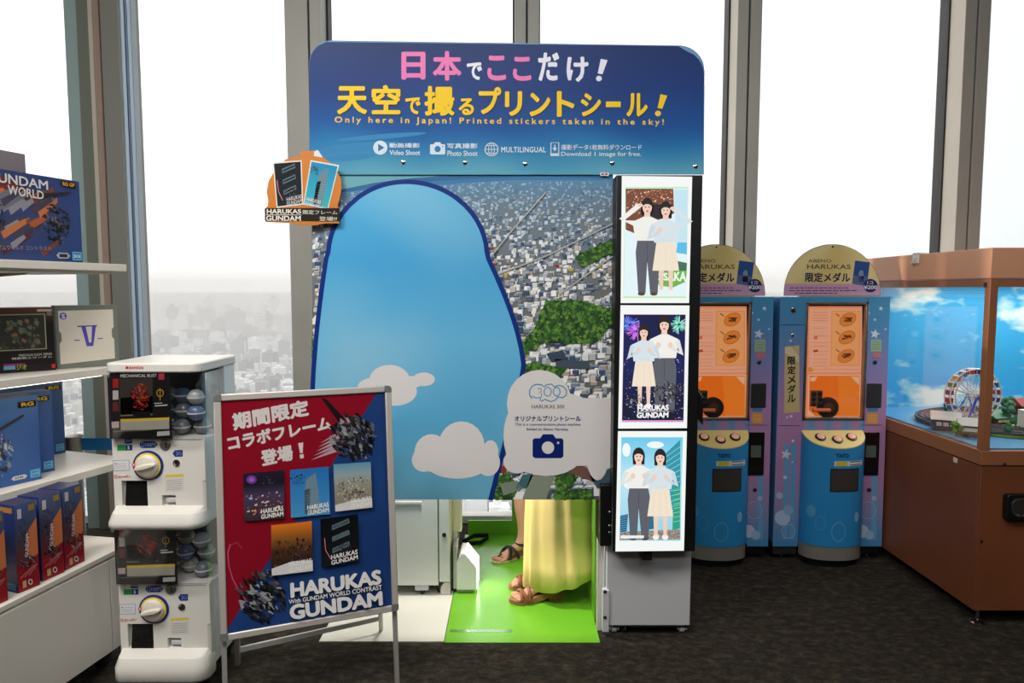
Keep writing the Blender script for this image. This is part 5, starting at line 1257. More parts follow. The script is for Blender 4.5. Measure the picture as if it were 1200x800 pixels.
A.poly(zm7((690, 650), (788, 650), (786, 826), (700, 826)), (255, 132, 34)); A.layer()
for q in (zm7((570, 655), (600, 652), (590, 672), (568, 672)), zm7((750, 652), (788, 652), (786, 690)), zm7((562, 800), (590, 826), (562, 826))): A.poly(q, (255, 190, 150))
A.build('info_sheet', wf, M_lit)
# roller mechanism seen behind the lower window
mk = MB(); m_mech = mat('mechanism_dark', (40, 30, 30), .5)
c = at(*zm7((640, 775))[0], YF + .02); 
mk.lathe((c.x + .01, YF + .028, c.z - .02), [(.062, 0), (.062, .016), (.05, .018)], m_mech, 26, (0, -1, 0)); mk.lathe((c.x + .01, YF + .012, c.z - .02), [(.03, 0), (.03, .006)], mat('mechanism_hub', (96, 60, 44), .5), 20, (0, -1, 0))
mo = mk.build('roller', wf)
mk = MB(); c = at(*zm7((588, 740))[0], YF + .02); mk.box(c.x - .022, c.x + .045, YF + .012, YF + .028, c.z - .06, c.z + .035, mat('mechanism_plate', (120, 84, 66), .5))
pl = mk.build('gear_plate', wf, .002)
for i in range(2):
    for j in range(3): MB().lathe((c.x - .008 + i * .036, YF + .012, c.z + .018 - j * .03), [(.012, 0), (.012, .008), (.004, .01)], m_mech, 14, (0, -1, 0)).build('gear', pl)
c = at(*zm7((600, 800))[0], YF + .02); MB().tube([(c.x - .03, YF + .008, c.z), (c.x + .07, YF + .008, c.z)], .012, mat('roller_orange', (226, 120, 80), .4), 12).build('shaft', wf)
MB().box(wx0 + t_, wx1 - t_, YF + .001, YF + .004, wz0 + t_, wz1 - t_, glass_mat('machine_glass', .06)).build('glass_pane', wf, smooth=False)
# bulging blue front
bx0, bx1 = at(936, 600, YF).x, at(1007, 600, YF).x; bc = (bx0 + bx1) / 2; hw = (bx1 - bx0) / 2
bz0, bz1 = at(970, 641, YF - .12).z, at(970, 505, YF).z
def bul(k, s=1.0, dep=.125): 
    return [(bc + hw * s * math.cos(PI * j / k), YF - dep * s * math.sin(PI * j / k) ** .8) for j in range(k + 1)]
hullp = bul(20)
m_bul = mat('bulge_blue', (44, 140, 202), .32)
zl_ = lambda y: bz1 - (YF - y) * .62          # sloping top
bb = MB(); ring0 = [(x, y, bz0) for x, y in hullp]; ring1 = [(x, y, zl_(y)) for x, y in hullp]
bb.loft([ring0, ring1], m_bul, caps=False, closed=False)
bulge = bb.build('hopper_front', med)
tp_ = MB(); n_ = len(hullp)
tp_.add([(x, y, zl_(y) + .0) for x, y in hullp] + [(x, y, zl_(y) + .006) for x, y in hullp], [tuple(range(n_, 2 * n_)), tuple(reversed(range(n_)))] + [(i, i + 1, n_ + i + 1, n_ + i) for i in range(n_ - 1)], mat('button_panel_cream', (228, 204, 130), .4))
tpp = tp_.build('button_panel', med)
nrm = Vector((0, -.62 * 1.0, 1)).normalized() if False else Vector((0, -.527, .85))
for k in (-1, 0, 1):
    y = YF - .052 - (.018 if k == 0 else 0); c = Vector((bc + k * hw * .5, y, zl_(y) + .006))
    bt = MB().lathe(c, [(.030, 0), (.030, .006), (.024, .008)], M_black, 22, nrm).build('push_button', tpp)
    MB().lathe(c + nrm * .006, [(.0215, 0), (.0215, .006), (.015, .010), (.004, .011)], mat('button_cap', (230, 170, 150), .3, emit=.12), 20, nrm).build('button_cap', bt)
kk2 = MB(); kr = [bul(20, .985, .123), bul(20, .985, .123)]
kk2.loft([[(x, y, .045) for x, y in kr[0]], [(x, y, bz0) for x, y in kr[1]]], mat('skirt_steel', (176, 172, 164), .3, .55))
kk2.build('steel_skirt', med)
kk3 = MB(); kk3.loft([[(x, y, .0) for x, y in bul(20, .9, .11)], [(x, y, .045) for x, y in bul(20, .9, .11)]], M_black); kk3.build('skirt_base', med)
def bulge_art(part, name):
    """prints wrapped on the curved front: u across (-1..1), z"""
    vs, fs, cs = [], [], []
    def wrap(uc, z, w_, h, col, lift, kind='rect', ring=0):
        k = 10; b = len(vs)
        if kind == 'rect':
            for i in range(k + 1):
                u = uc - w_ / 2 + w_ * i / k; t = math.acos(max(-1, min(1, u))); x = bc + hw * u; y = YF - .125 * math.sin(t) ** .8 - lift
                vs.extend([(x, y, z - h / 2), (x, y, z + h / 2)])
            for i in range(k): fs.append((b + 2 * i, b + 2 * i + 2, b + 2 * i + 3, b + 2 * i + 1)); cs.append(col)
        else:
            n = 22
            for i in range(n):
                for q in (1, 1 - ring):
                    u = uc + w_ / 2 * q * math.cos(2 * PI * i / n); t = math.acos(max(-1, min(1, u))); vs.append((bc + hw * u, YF - .125 * math.sin(t) ** .8 - lift, z + h / 2 * q * math.sin(2 * PI * i / n)))
            for i in range(n): j = (i + 1) % n; fs.append((b + 2 * i, b + 2 * j, b + 2 * j + 1, b + 2 * i + 1)); cs.append(col)
    def zy(y): return at(970, y, YF - .11).z
    if part == 0: wrap(.28, zy(542.5), .98, .030, (214, 214, 206), .0010); wrap(.02, zy(542.5), .36, .026, (206, 190, 60), .0016)
    for k in range(2 if part == 0 else 0): wrap(.5, zy(540.5 + 3.6 * k), .42, .006, (90, 100, 110), .0016)
    if part == 1: wrap(-.55, zy(613), .3, .085, (96, 160, 208), .001, 'ring', .1); wrap(.0, zy(622), .46, .115, (110, 172, 214), .001, 'ring', .09); wrap(.62, zy(606), .18, .06, (130, 184, 220), .001, 'ring', 1.0); wrap(-.8, zy(600), .22, .07, (90, 160, 206), .001, 'ring', 1.0)
    if part == 2: wrap(.16, zy(562), .96, .135, (34, 36, 40), .0010); wrap(.16, zy(562), .90, .122, (66, 60, 58), .0016)
    me = bpy.data.meshes.new(name); lc = root_loc(bulge); me.from_pydata([Vector(v) - lc for v in vs], [], fs)
    ca = me.color_attributes.new('Col', 'FLOAT_COLOR', 'CORNER'); d = []
    for f, c in zip(fs, cs): d += list(S(c)) * len(f)
    ca.data.foreach_set('color', d); me.materials.append(M_vinyl); o = bpy.data.objects.new(name, me); COL.objects.link(o); o.parent = bulge
bulge_art(0, 'warning_sticker'); bulge_art(1, 'bubble_print'); bulge_art(2, 'medal_slot')
A = Art((0, YF - .1262, 0), NB); A.text('TAITO', zm8((655, 260), (708, 260), (708, 277), (655, 277)), (20, 40, 70), .03); A.build('maker_name', bulge, M_vinyl)
# coin unit, locks
q0, q1 = at(*zm8((765, 168))[0], YF), at(*zm8((830, 350))[0], YF)
cu_ = MB().box(q0.x, q1.x, YF - .008, YF, q1.z, q0.z, m_tray).build('coin_unit', med, .002)
MB().box(q0.x + .02, q1.x - .02, YF - .012, YF - .008, (q0.z + q1.z) / 2 - .02, (q0.z + q1.z) / 2 + .05, mat('coin_sticker', (84, 96, 84), .5)).build('instruction_plate', cu_)
MB().box(q0.x + .025, q1.x - .03, YF - .010, YF - .008, q1.z + .015, q1.z + .05, M_black).build('return_cup', cu_)
q0, q1 = at(*zm7((821, 682))[0], YF), at(*zm7((884, 790))[0], YF)
rd = MB().box(q0.x, q1.x, YF - .006, YF, q1.z, q0.z, M_dsteel).build('bill_plate', med, .002)
for zf, x, y, r_ in ((zm7, 494, 355, .016), (zm7, 490, 467, .009), (zm7, 858, 588, .012), (zm8, 793, 413, .012)):
    q = at(*zf((x, y))[0], YF); MB().lathe((q.x, YF - .0012, q.z), [(r_, 0), (r_, .004), (r_ * .6, .006)], M_chrome if zf is zm7 and x < 500 else M_dsteel, 18, (0, -1, 0)).box(q.x - .002, q.x + .002, YF - .0085, YF - .006, q.z - r_ * .4, q.z + r_ * .4, M_black).build('lock', med)
# round sign on top
dome = []
cxs, rx_, yb_ = 975.5, 56.5, 346.5
for k in range(25):
    t = PI * k / 24; dome.append((cxs + rx_ * math.cos(t), 343 - 57 * math.sin(t)))
dome = [(cxs + rx_, yb_)] + dome + [(cxs - rx_, yb_)]
YD = YF + .04
sg = MB().prism([(at(x, y, YD).x, at(x, y, YD).z) for x, y in dome], YD, YD + .008, mat('sign_edge', (150, 130, 110), .5), 'y').build('top_sign', med)
MB().box(bc - .2, bc + .2, YD - .01, YD + .03, mz1 - .002, mz1 + .012, M_alu).build('sign_foot', sg)
A = Art((0, YD - .0008, 0), NB)
def ds(u, v):
    y = 286.5 + 59.5 * v; h = 56 * math.sqrt(max(0, 1 - ((343 - y) / 56.5) ** 2)) if y < 343 else 56
    return (cxs - h + 2 * h * u, y)
A.grid(ds, 10, 24, lambda u, v: mixc((222, 198, 128), (236, 218, 160), .5 + .5 * math.sin(u * 7 + v * 3)) if v < .78 else (206, 160, 190)); A.layer()
GL = (92, 84, 66)
A.text('ABENO', zm7((560, 128), (664, 128), (664, 143), (560, 143)), GL, .01); A.text('HARUKAS', zm7((556, 150), (750, 152), (750, 172), (555, 172)), GL, .012)
A.text('限定メダル', zm7((548, 187), (748, 188), (748, 232), (546, 230)), (30, 34, 80), .03)
A.poly(zm7((770, 134), (836, 142), (822, 248), (756, 238)), (48, 84, 150)); A.k += .5; A.poly(zm7((764, 200), (826, 206), (822, 248), (756, 238)), (90, 110, 150)); A.poly(zm7((784, 228), (786, 190), (794, 176), (806, 180), (808, 232)), (130, 150, 180)); A.k += .5
p = zm7((838, 246))[0]; A.ell(p[0], p[1], 8.4, 7.9, (44, 50, 104)); A.k += .6
A.text('1コ', zm7((824, 226), (850, 226), (850, 239), (824, 239)), (226, 226, 236), .02); A.text('¥200', zm7((808, 244), (868, 244), (868, 262), (808, 262)), (226, 226, 236), .03)
for y, a, b in ((256, 478, 740), (268, 474, 780), (280, 500, 690)):
    x = a
    r = random.Random(y)
    while x < b:
        l = r.uniform(8, 30); A.stroke(zm7((x, y), (min(b, x + l), y)), 1.0, (84, 60, 110)); x += l + 5
A.build('sign_print', sg, M_vinyl)
p = at(975.5, 289, YD); MB().lathe((p.x, YD - .001, p.z), [(.006, 0), (.005, .004)], M_chrome, 12, (0, -1, 0)).build('sign_screw', sg)
med2 = copy_tree(med)
med2.location.x += at(905, 400, YF).x - at(1041, 400, YF).x
med2['label'] = 'blue and pink medal vending machine partly hidden behind the black screen column'

# ------------------------------------------------------------------ wooden display case with model railway
TX, TY, TX1, TY1 = 2.205, 3.155, 3.75, 4.38
m_wood = mat('laminate_shaded', (118, 66, 40), .45, 0, .12, 3)  # same laminate as the canopy, darkened to paint in its shade
m_wood2 = mat('case_trim', (150, 96, 64), .45, 0, .1, 3)
case = thing('display_case', ((TX + TX1) / 2, (TY + TY1) / 2, 0), 'large brown wooden display case with glass sides holding a model railway, at the right', 'display case')
zr = lambda y: at(1165, y, TY).z
zb0, zb1, zg0, zg1, zt0, zt1 = .075, at(1150, 546, TY).z, at(1150, 528, TY).z, at(1165, 336, TY).z, at(1165, 326, TY).z, at(1168, 290, TY).z
b = MB(); b.box(TX, TX1, TY, TY + .02, zb0, zb1, m_wood); b.box(TX, TX + .02, TY + .02, TY1, zb0, zb1, m_wood); b.box(TX1 - .02, TX1, TY + .02, TY1, zb0, zb1, m_wood); b.box(TX + .02, TX1 - .02, TY1 - .02, TY1, zb0, zb1, m_wood); b.box(TX + .02, TX1 - .02, TY + .02, TY1 - .02, zb0, zb0 + .02, m_wood)
b.build('base_cabinet', case, .002)
b = MB(); b.box(TX - .006, TX1, TY - .006, TY1, zb1 + .004, zg0, m_wood2); b.build('table_rail', case, .003)
b = MB(); b.box(TX - .004, TX + .034, TY - .004, TY + .034, zg0, zt0, m_wood2); b.build('corner_post', case, .003)
b = MB(); b.box(TX - .004, TX + .03, TY1 - .03, TY1, zg0, zt0, m_wood2); b.build('corner_post', case, .003)
b = MB(); b.box(TX1 - .03, TX1, TY, TY + .03, zg0, zt0, m_wood2); b.build('corner_post', case, .003)
b = MB(); b.box(TX - .006, TX1, TY - .006, TY1, zt0, zt1, mat('laminate_lit', (208, 152, 120), .45, 0, .08, 3))  # base laminate again, lightened to paint in the light falling on it
b.build('canopy', case, .003)
b = MB(); b.box(TX + .0, TX + .012, TY + .034, TY1 - .03, zg1, zt0 - .002, m_wood2); b.box(TX + .034, TX1 - .03, TY, TY + .012, zg1, zt0 - .002, m_wood2); b.build('top_rail', case)
mg = glass_mat('case_glass', .07)
MB().box(TX + .012, TX + .017, TY + .034, TY1 - .03, zg0, zg1, mg).build('glass_pane', case, smooth=False)
MB().box(TX + .034, TX1 - .03, TY + .012, TY + .017, zg0, zg1, mg).build('glass_pane', case, smooth=False)
for x, y in ((TX + .04, TY + .03), (TX1 - .06, TY + .03), (TX + .04, TY1 - .06), (TX1 - .06, TY1 - .06)):
    MB().lathe((x, y, 0), [(.034, 0), (.034, .006), (.02, .016), (.008, .02), (.008, .076)], M_chrome, 20).build('levelling_foot', case)
# sky backdrop boards
m_sky = bpy.data.materials.new('painted_sky'); m_sky.use_nodes = True
t = m_sky.node_tree; p = t.nodes['Principled BSDF']; tc = t.nodes.new('ShaderNodeTexCoord'); mp = t.nodes.new('ShaderNodeMapping'); nz = t.nodes.new('ShaderNodeTexNoise'); r = t.nodes.new('ShaderNodeValToRGB')
mp.inputs['Scale'].default_value = (1.3, 1.3, 2.6); nz.inputs['Scale'].default_value = 2.1; nz.inputs['Detail'].default_value = 6; nz.inputs['Roughness'].default_value = .52
t.links.new(tc.outputs['Object'], mp.inputs[0]); t.links.new(mp.outputs[0], nz.inputs['Vector']); t.links.new(nz.outputs['Fac'], r.inputs[0]); t.links.new(r.outputs[0], p.inputs['Base Color'])
e = r.color_ramp.elements; e[0].position = .53; e[0].color = S((44, 156, 208)); e[1].position = .66; e[1].color = S((222, 226, 216)); e.new(.57).color = S((130, 190, 212))
p.inputs['Roughness'].default_value = .7
MB().box(TX + .03, TX1 - .03, TY1 - .05, TY1 - .04, zg0, zt0, m_sky).build('sky_board', case, smooth=False)
MB().box(TX1 - .06, TX1 - .05, TY + .04, TY1 - .05, zg0, zt0, m_sky).build('sky_board', case, smooth=False)
area('case_lamp', ((TX + TX1) / 2, (TY + TY1) / 2 + .1, zt0 - .01), (0, 0, 0), 1.1, .7, 15, (1, .96, .9))
# coin box on the front, small bits
q = at(1190, 592, TY)
cb = MB().prism(rpoly(q.x - .063, q.x + .063, q.z - .06, q.z + .06, .012), TY - .035, TY, M_black, 'y').build('speaker_box', case, .003)
MB().lathe((q.x, TY - .035, q.z), [(.046, 0), (.046, .004), (.040, .005), (.036, .001)], M_chrome, 28, (0, -1, 0)).build('chrome_ring', cb)
q = at(1176, 543, TY); MB().lathe((q.x, TY - .007, q.z), [(.008, 0), (.006, .004)], M_dsteel, 14, (0, -1, 0)).build('screw', case)
q = at(1148, 634, TY); MB().lathe((q.x + .008, TY - .001, q.z), [(.006, 0), (.005, .004)], M_black, 12, (0, -1, 0)).build('screw', case)
MB().box(TX - .002, TX, TY + .17, TY + .20, zb1 - .03, zb1 - .005, M_cream).build('paper_tag', case)
MB().box(TX - .008, TX + .012, TY + .02, TY + .036, zg1 - .002, zg1 + .02, M_black).build('latch', case)
# small clear hook on the top edge
hk = at(1088, 297, TY + .55)
tag(MB().box(TX - .016, TX - .007, TY + .55, TY + .60, zt1 - .05, zt1 + .006, mat('clip_white', (220, 216, 210), .3)).box(TX - .016, TX + .03, TY + .55, TY + .60, zt1 + .0005, zt1 + .006, mat('clip_white', (220, 216, 210), .3)).tube([(TX - .018, TY + .575, zt1 - .02), (TX - .035, TY + .575, zt1 - .05), (TX - .02, TY + .575, zt1 - .065)], .004, M_alu).build('clip', bevel=.002), 'small white clip hooked over the top edge of the wooden case', 'clip')
# layout inside
zf_ = zg0
lay = thing('model_landscape', (2.95, 3.75, zf_), 'model landscape with green fields and blue water filling the glass case', 'landscape model')
MB().box(TX + .02, TX1 - .07, TY + .02, TY1 - .052, zf_ + .0005, zf_ + .008, mat('water_blue', (80, 150, 196), .3)).build('water_base', lay)
def blob(cx, cy_, rx, ry, n=26, wv=.08, s=1):
    return [(cx + rx * (1 + wv * math.sin(3 * t + s) + wv * .6 * math.sin(5 * t + 2 * s)) * math.cos(t), cy_ + ry * (1 + wv * math.sin(2 * t + s)) * math.sin(t)) for t in [2 * PI * k / n for k in range(n)]]
MB().prism(blob(2.93, 3.74, .61, .46), zf_ + .006, zf_ + .022, mat('field_green', (128, 148, 56), .8, 0, .3, 9), 'z').build('field', lay, .006)
MB().prism(blob(2.78, 3.92, .38, .2, s=2), zf_ + .02, zf_ + .034, mat('track_ground', (92, 88, 82), .8, 0, .2, 14), 'z').build('ballast', lay, .004)
def loop_track(cx, cy_, rx, ry, name, label, z):
    tr = thing(name, (cx, cy_, z), label, 'toy track')
    b = MB(); n = 48
    def el(k, o): t = 2 * PI * k / n; return (cx + (rx + o) * math.cos(t), cy_ + (ry + o) * math.sin(t))
    ri = [el(k, -.035) for k in range(n)]; ro = [el(k, .035) for k in range(n)]
    vs = [(x, y, z) for x, y in ri] + [(x, y, z) for x, y in ro] + [(x, y, z + .012) for x, y in ri] + [(x, y, z + .012) for x, y in ro]
    fs = []
    for k in range(n):
        j = (k + 1) % n; fs += [(2 * n + k, 3 * n + k, 3 * n + j, 2 * n + j), (n + k, n + j, 3 * n + j, 3 * n + k), (k, 2 * n + k, 2 * n + j, j), (k, j, n + j, n + k)]
    b.add(vs, fs, mat('track_bed', (74, 72, 72), .7)); b.build('track_bed', tr)
    for o in (-.014, .014):
        r_ = MB(); r_.tube([(*el(k, o), z + .015) for k in range(n + 1)], .0035, M_dsteel, 6); r_.build('rail', tr)
    return tr
loop_track(2.84, 3.74, .52, .40, 'toy_train_track', 'outer grey toy train track looping round the model landscape', zf_ + .024)
loop_track(2.86, 3.76, .42, .30, 'toy_train_track', 'inner grey toy train track inside the outer loop of the model landscape', zf_ + .026)
# ferris wheel
fc = at(1140, 463, 3.62)
fw_ = thing('ferris_wheel', (fc.x, 3.62, zf_ + .03), 'white toy ferris wheel with colourful gondolas on blue legs in the glass case', 'toy ferris wheel')
R_ = .142; ax = Vector((.06, -1, 0)).normalized(); uh = Vector((-ax.y, ax.x, 0)); cc = Vector((fc.x, 3.62, fc.z))
m_ww = mat('wheel_white', (226, 226, 228), .4)
for off in (-.022, .022):
    b = MB()
    for rr in (R_, R_ * .80): b.tube([cc + ax * off + (uh * math.cos(2 * PI * k / 40) + Vector((0, 0, 1)) * math.sin(2 * PI * k / 40)) * rr for k in range(41)], .0035, m_ww, 6)
    for k in range(20):
        v = uh * math.cos(2 * PI * k / 20) + Vector((0, 0, 1)) * math.sin(2 * PI * k / 20); b.tube([cc + ax * off + v * .012, cc + ax * off + v * R_], .0018, m_ww, 5)
    b.build('wheel_rim', fw_)
MB().tube([cc - ax * .04, cc + ax * .04], .014, m_ww, 14).build('hub', fw_)
GC = [(200, 60, 50), (50, 110, 180), (226, 170, 60), (60, 140, 90), (70, 70, 130)]
for k in range(20):
    v = uh * math.cos(2 * PI * (k + .5) / 20) + Vector((0, 0, 1)) * math.sin(2 * PI * (k + .5) / 20); g_ = cc + v * R_ * .93
    c = GC[k % 5]; gm_ = mat('gondola_%d' % c[0], c, .4); b = MB()
    pr = [g_ + ax * s_ * .016 + uh * a * .012 + Vector((0, 0, z)) for z in (-.016, .008) for s_, a in ((-1, -1), (1, -1), (1, 1), (-1, 1))]
    b.hexa(pr, gm_); b.hexa([g_ + ax * s_ * .017 + uh * a * .013 + Vector((0, 0, z)) for z in (.008, .013) for s_, a in ((-1, -1), (1, -1), (1, 1), (-1, 1))], m_ww); b.build('gondola', fw_)
for s_ in (-1, 1):
    for a in (-1, 1):
        MB().tube([cc + ax * s_ * .036, Vector((cc.x, cc.y, zf_ + .03)) + ax * s_ * .05 + uh * a * .075], .006, mat('wheel_leg_blue', (60, 76, 190), .4), 8).build('leg', fw_)
MB().hexa([Vector((cc.x, cc.y, z)) + ax * s_ * .065 + uh * a * .1 for z in (zf_ + .022, zf_ + .031) for s_, a in ((-1, -1), (1, -1), (1, 1), (-1, 1))], M_white2).build('base_plate', fw_)
# model houses
def model_house(x, y, w_, d_, h, roof, label, rot=0, gable=True):
    o = thing('model_house', (x, y, zf_ + .022), label, 'model building')
    c, s_ = math.cos(rot), math.sin(rot)
    def R2(a, b): return (x + c * a - s_ * b, y + s_ * a + c * b)
    z = zf_ + .022
    MB().hexa([(*R2(a, b), zz_) for zz_ in (z, z + h) for a, b in ((-w_, -d_), (w_, -d_), (w_, d_), (-w_, d_))], mat('house_maroon', (84, 40, 44), .7)).build('wall', o)
    e = 1.12
    if gable: b = MB().add([(*R2(-w_ * e, -d_ * e), z + h), (*R2(w_ * e, -d_ * e), z + h), (*R2(w_ * e, d_ * e), z + h), (*R2(-w_ * e, d_ * e), z + h), (*R2(-w_ * e, 0), z + h + d_ * .8), (*R2(w_ * e, 0), z + h + d_ * .8)], [(0, 1, 5, 4), (2, 3, 4, 5), (0, 4, 3), (1, 2, 5), (0, 3, 2, 1)], roof)
    else: b = MB().hexa([(*R2(a * e, b_ * e), zz_) for zz_ in (z + h, z + h + .012) for a, b_ in ((-w_, -d_), (w_, -d_), (w_, d_), (-w_, d_))], roof)
    b.build('roof', o)
    for k in (-.5, 0, .5):
        a = w_ * k; MB().hexa([(*R2(a + i, -d_ - .001 + j), zz_) for zz_ in (z + h * .35, z + h * .75) for i, j in ((-.012, -.001), (.012, -.001), (.012, .002), (-.012, .002))], mat('house_window', (206, 200, 180), .4)).build('window', o)
m_rw = mat('roof_white', (214, 212, 206), .6); m_rg = mat('roof_green', (70, 130, 106), .6); m_rr = mat('roof_red', (130, 44, 48), .6)
hp = at(1112, 495, 3.55)
model_house(hp.x, 3.58, .062, .05, .05, m_rw, 'model house with white roof left of the toy ferris wheel legs', -.5)
hp = at(1133, 497, 3.45)
model_house(hp.x + .01, 3.445, .048, .045, .045, m_rw, 'model house with white roof in front of the toy ferris wheel', -.5)
hp = at(1186, 500, 3.6)
model_house(hp.x + .0, 3.72, .055, .05, .035, m_rg, 'green tiled model house behind the front glass of the wooden case', .2)
hp = at(1195, 488, 3.8)
model_house(hp.x + .10, 3.9, .06, .05, .07, m_rr, 'red roofed model house behind the green tiled one in the wooden case', .1)
MB_ = MB(); hp = at(1199, 500, 3.5); 
to = thing('model_tower', (hp.x + .012, 3.5, zf_ + .022), 'white model tower block cut off by the right edge of the photo', 'model building')
MB().box(hp.x - .002, hp.x + .05, 3.48, 3.54, zf_ + .022, zf_ + .13, m_rw).build('wall', to)
for k in range(4): MB().box(hp.x + .004, hp.x + .044, 3.4785, 3.48, zf_ + .035 + k * .023, zf_ + .046 + k * .023, M_dsteel).build('window_row', to)
def model_tree(x, y, h, label, col, seed, grp=None, kind='model tree'):
    r = random.Random(seed); z = zf_ + .022
    o = thing('model_tree', (x, y, z), label, kind, grp)
    MB().tube([(x, y, z), (x, y, z + h * .45)], [.005, .003], mat('trunk_brown', (84, 60, 40), .8), 8).build('trunk', o)
    b = MB(); m = mat('tree_%d_%d' % (col[0], col[1]), col, .9, 0, .3, 60, 0, .6)
    for k in range(9): b.ball((x + r.uniform(-.2, .2) * h, y + r.uniform(-.2, .2) * h, z + h * r.uniform(.35, .9)), h * r.uniform(.14, .24), m, 5)
    b.build('crown', o, smooth=True)
tp1 = at(1124, 508, 3.36); model_tree(tp1.x, 3.38, .075, 'bright green model tree standing before the white roofed model houses', (110, 150, 50), 1)
for i, (px, py, Y, h) in enumerate(((1178, 500, 3.7, .09), (1184, 492, 3.85, .10), (1190, 505, 3.6, .07), (1197, 496, 3.95, .1), (1180, 488, 4.0, .1), (1192, 484, 4.05, .09))):
    q = at(px, py, Y); model_tree(q.x, Y, h, 'dark green model tree in the grove right of the case corner post', [(50, 96, 72), (64, 116, 84)][i % 2], 10 + i, 'dark model trees in the case')
q = at(1110, 483, 3.95); model_tree(q.x, 3.95, .07, 'small dark model bush beyond the track, left of the ferris wheel', (40, 70, 44), 30)
q = at(1185, 516, 3.4); model_tree(q.x, 3.42, .06, 'small green model tree just behind the front glass of the wooden case', (60, 130, 90), 31)

# ------------------------------------------------------------------ two people in the booth
M_skin = mat('skin', (214, 158, 128), .5); M_skin2 = mat('skin_tan', (206, 148, 116), .5)
def skin_mesh(name, nodes, edges, m, parent=None, sub=2):
    me = bpy.data.meshes.new(name); loc = root_loc(parent) if parent else Vector((0, 0, 0))
    me.from_pydata([Vector(p) - loc for p, r_ in nodes], edges, [])
    o = bpy.data.objects.new(name, me); COL.objects.link(o)
    if parent: o.parent = parent
    sk_ = o.modifiers.new('skin', 'SKIN'); sk_.use_smooth_shade = True
    lay_ = me.skin_vertices[0] if me.skin_vertices else None
    if lay_ is None:
        bm = bmesh.new(); bm.from_mesh(me); bm.verts.layers.skin.verify(); bm.to_mesh(me); bm.free(); lay_ = me.skin_vertices[0]
    for i, (p, r_) in enumerate(nodes):
        lay_.data[i].radius = (r_, r_) if not isinstance(r_, tuple) else r_; lay_.data[i].use_root = (i == 0)
    s_ = o.modifiers.new('sub', 'SUBSURF'); s_.levels = sub; s_.render_levels = sub
    me.materials.append(m)
    return o
def make_person(name, label, base, face, feet, heel, m_sk):
    """base: ground point between the feet; face: unit facing vector; feet: [(ankle point, toe direction)]"""
    f = Vector(face).normalized(); s = Vector((f.y, -f.x, 0)); B = Vector(base); Z = Vector((0, 0, 1))
    root = thing(name, B, label, 'person')
    nodes, edges = [], []
    def nd(p, r_): nodes.append((p, r_)); return len(nodes) - 1
    def link(*ids):
        for a, b in zip(ids, ids[1:]): edges.append((a, b))
    pel = nd(B + Z * (.88 + heel), .12); spn = nd(B + Z * (1.02 + heel), .105); che = nd(B + Z * (1.2 + heel), .125); ubr = nd(B + Z * (1.31 + heel), .10); nk = nd(B + Z * (1.39 + heel), .048); nk2 = nd(B + Z * (1.44 + heel) + f * .01, .05)
    hd = nd(B + Z * (1.50 + heel) + f * .015, .075); hd2 = nd(B + Z * (1.565 + heel) + f * .005, .088); hd3 = nd(B + Z * (1.62 + heel), .06)
    link(pel, spn, che, ubr, nk, nk2, hd, hd2, hd3)
    for sg, (ank, td) in zip((-1, 1), feet):
        td = Vector(td).normalized(); tsd = Vector((td.y, -td.x, 0)); ank = Vector(ank)
        hip = nd(B + s * sg * .085 + Z * (.82 + heel), .085); kz = B.lerp(ank, .8); kn = nd(Vector((kz.x, kz.y, .48 + heel)) + f * .02, .055); cf = nd(Vector((ank.x, ank.y, .33 + heel)) + td * .008, .059); sh_ = nd(Vector((ank.x, ank.y, .18 + heel)), .036); an = nd(ank, .032)
        link(pel, hip, kn, cf, sh_, an)
        zb_ = ank.z - .045; drop = heel
        hl = nd(Vector((ank.x, ank.y, ank.z - .035)) - td * .042, .026); link(an, hl)
        zt_ = .022 + heel * .3
        mid = nd(Vector((ank.x, ank.y, 0)) + td * .07 + Z * ((ank.z - .02 + zt_) / 2 + .01), .030); bal = nd(Vector((ank.x, ank.y, 0)) + td * .125 + Z * (zt_ + .004), .026); link(an, mid, bal)
        for i, (lo, ln, r_) in enumerate(((-.030, .052, .0125), (-.010, .054, .0098), (.006, .048, .009), (.021, .040, .0085), (.034, .031, .008))):
            lo *= sg * -1 if True else 1
            p1_ = Vector((ank.x, ank.y, 0)) + td * .145 + tsd * lo + Z * (zt_ - .004); p2_ = Vector((ank.x, ank.y, 0)) + td * (.145 + ln * .55) + tsd * lo * 1.12 + Z * (zt_ + .001); p3_ = Vector((ank.x, ank.y, 0)) + td * (.145 + ln) + tsd * lo * 1.15 + Z * (zt_ - .008)
            a_ = nd(p1_, r_ * 1.05); b_ = nd(p2_, r_); c_ = nd(p3_, r_ * .85); link(bal, a_, b_, c_)
    for sg in (-1, 1):
        shd = nd(B + s * sg * .155 + Z * (1.30 + heel), .05); el = nd(B + s * sg * .20 + Z * (1.05 + heel) - f * .02, .036); wr = nd(B + s * sg * .19 + Z * (.86 + heel) + f * .06, .024); pm = nd(B + s * sg * .185 + Z * (.80 + heel) + f * .075, (.030, .018))
        link(ubr, shd, el, wr, pm)
        for i, (o_, ln) in enumerate(((-.024, .062), (-.008, .072), (.008, .067), (.023, .052))):
            c0_ = B + s * sg * .18 + Z * (.765 + heel) + f * (.08 - o_)
            a_ = nd(c0_, .0085); b_ = nd(c0_ - Z * ln * .5 - s * sg * .004, .0078); c_ = nd(c0_ - Z * ln - s * sg * .018, .0068); link(pm, a_, b_, c_)
        t0_ = B + s * sg * .17 + Z * (.815 + heel) + f * .105; a_ = nd(t0_, .0095); b_ = nd(t0_ - Z * .045 + f * .012, .0082); link(wr, a_, b_)
    body = skin_mesh('body', nodes, edges, m_sk, root)
    hc = B + Z * (1.555 + heel) + f * .012
    m_hair = mat('hair_dark', (36, 26, 22), .5)
    h_ = MB(); rings = []
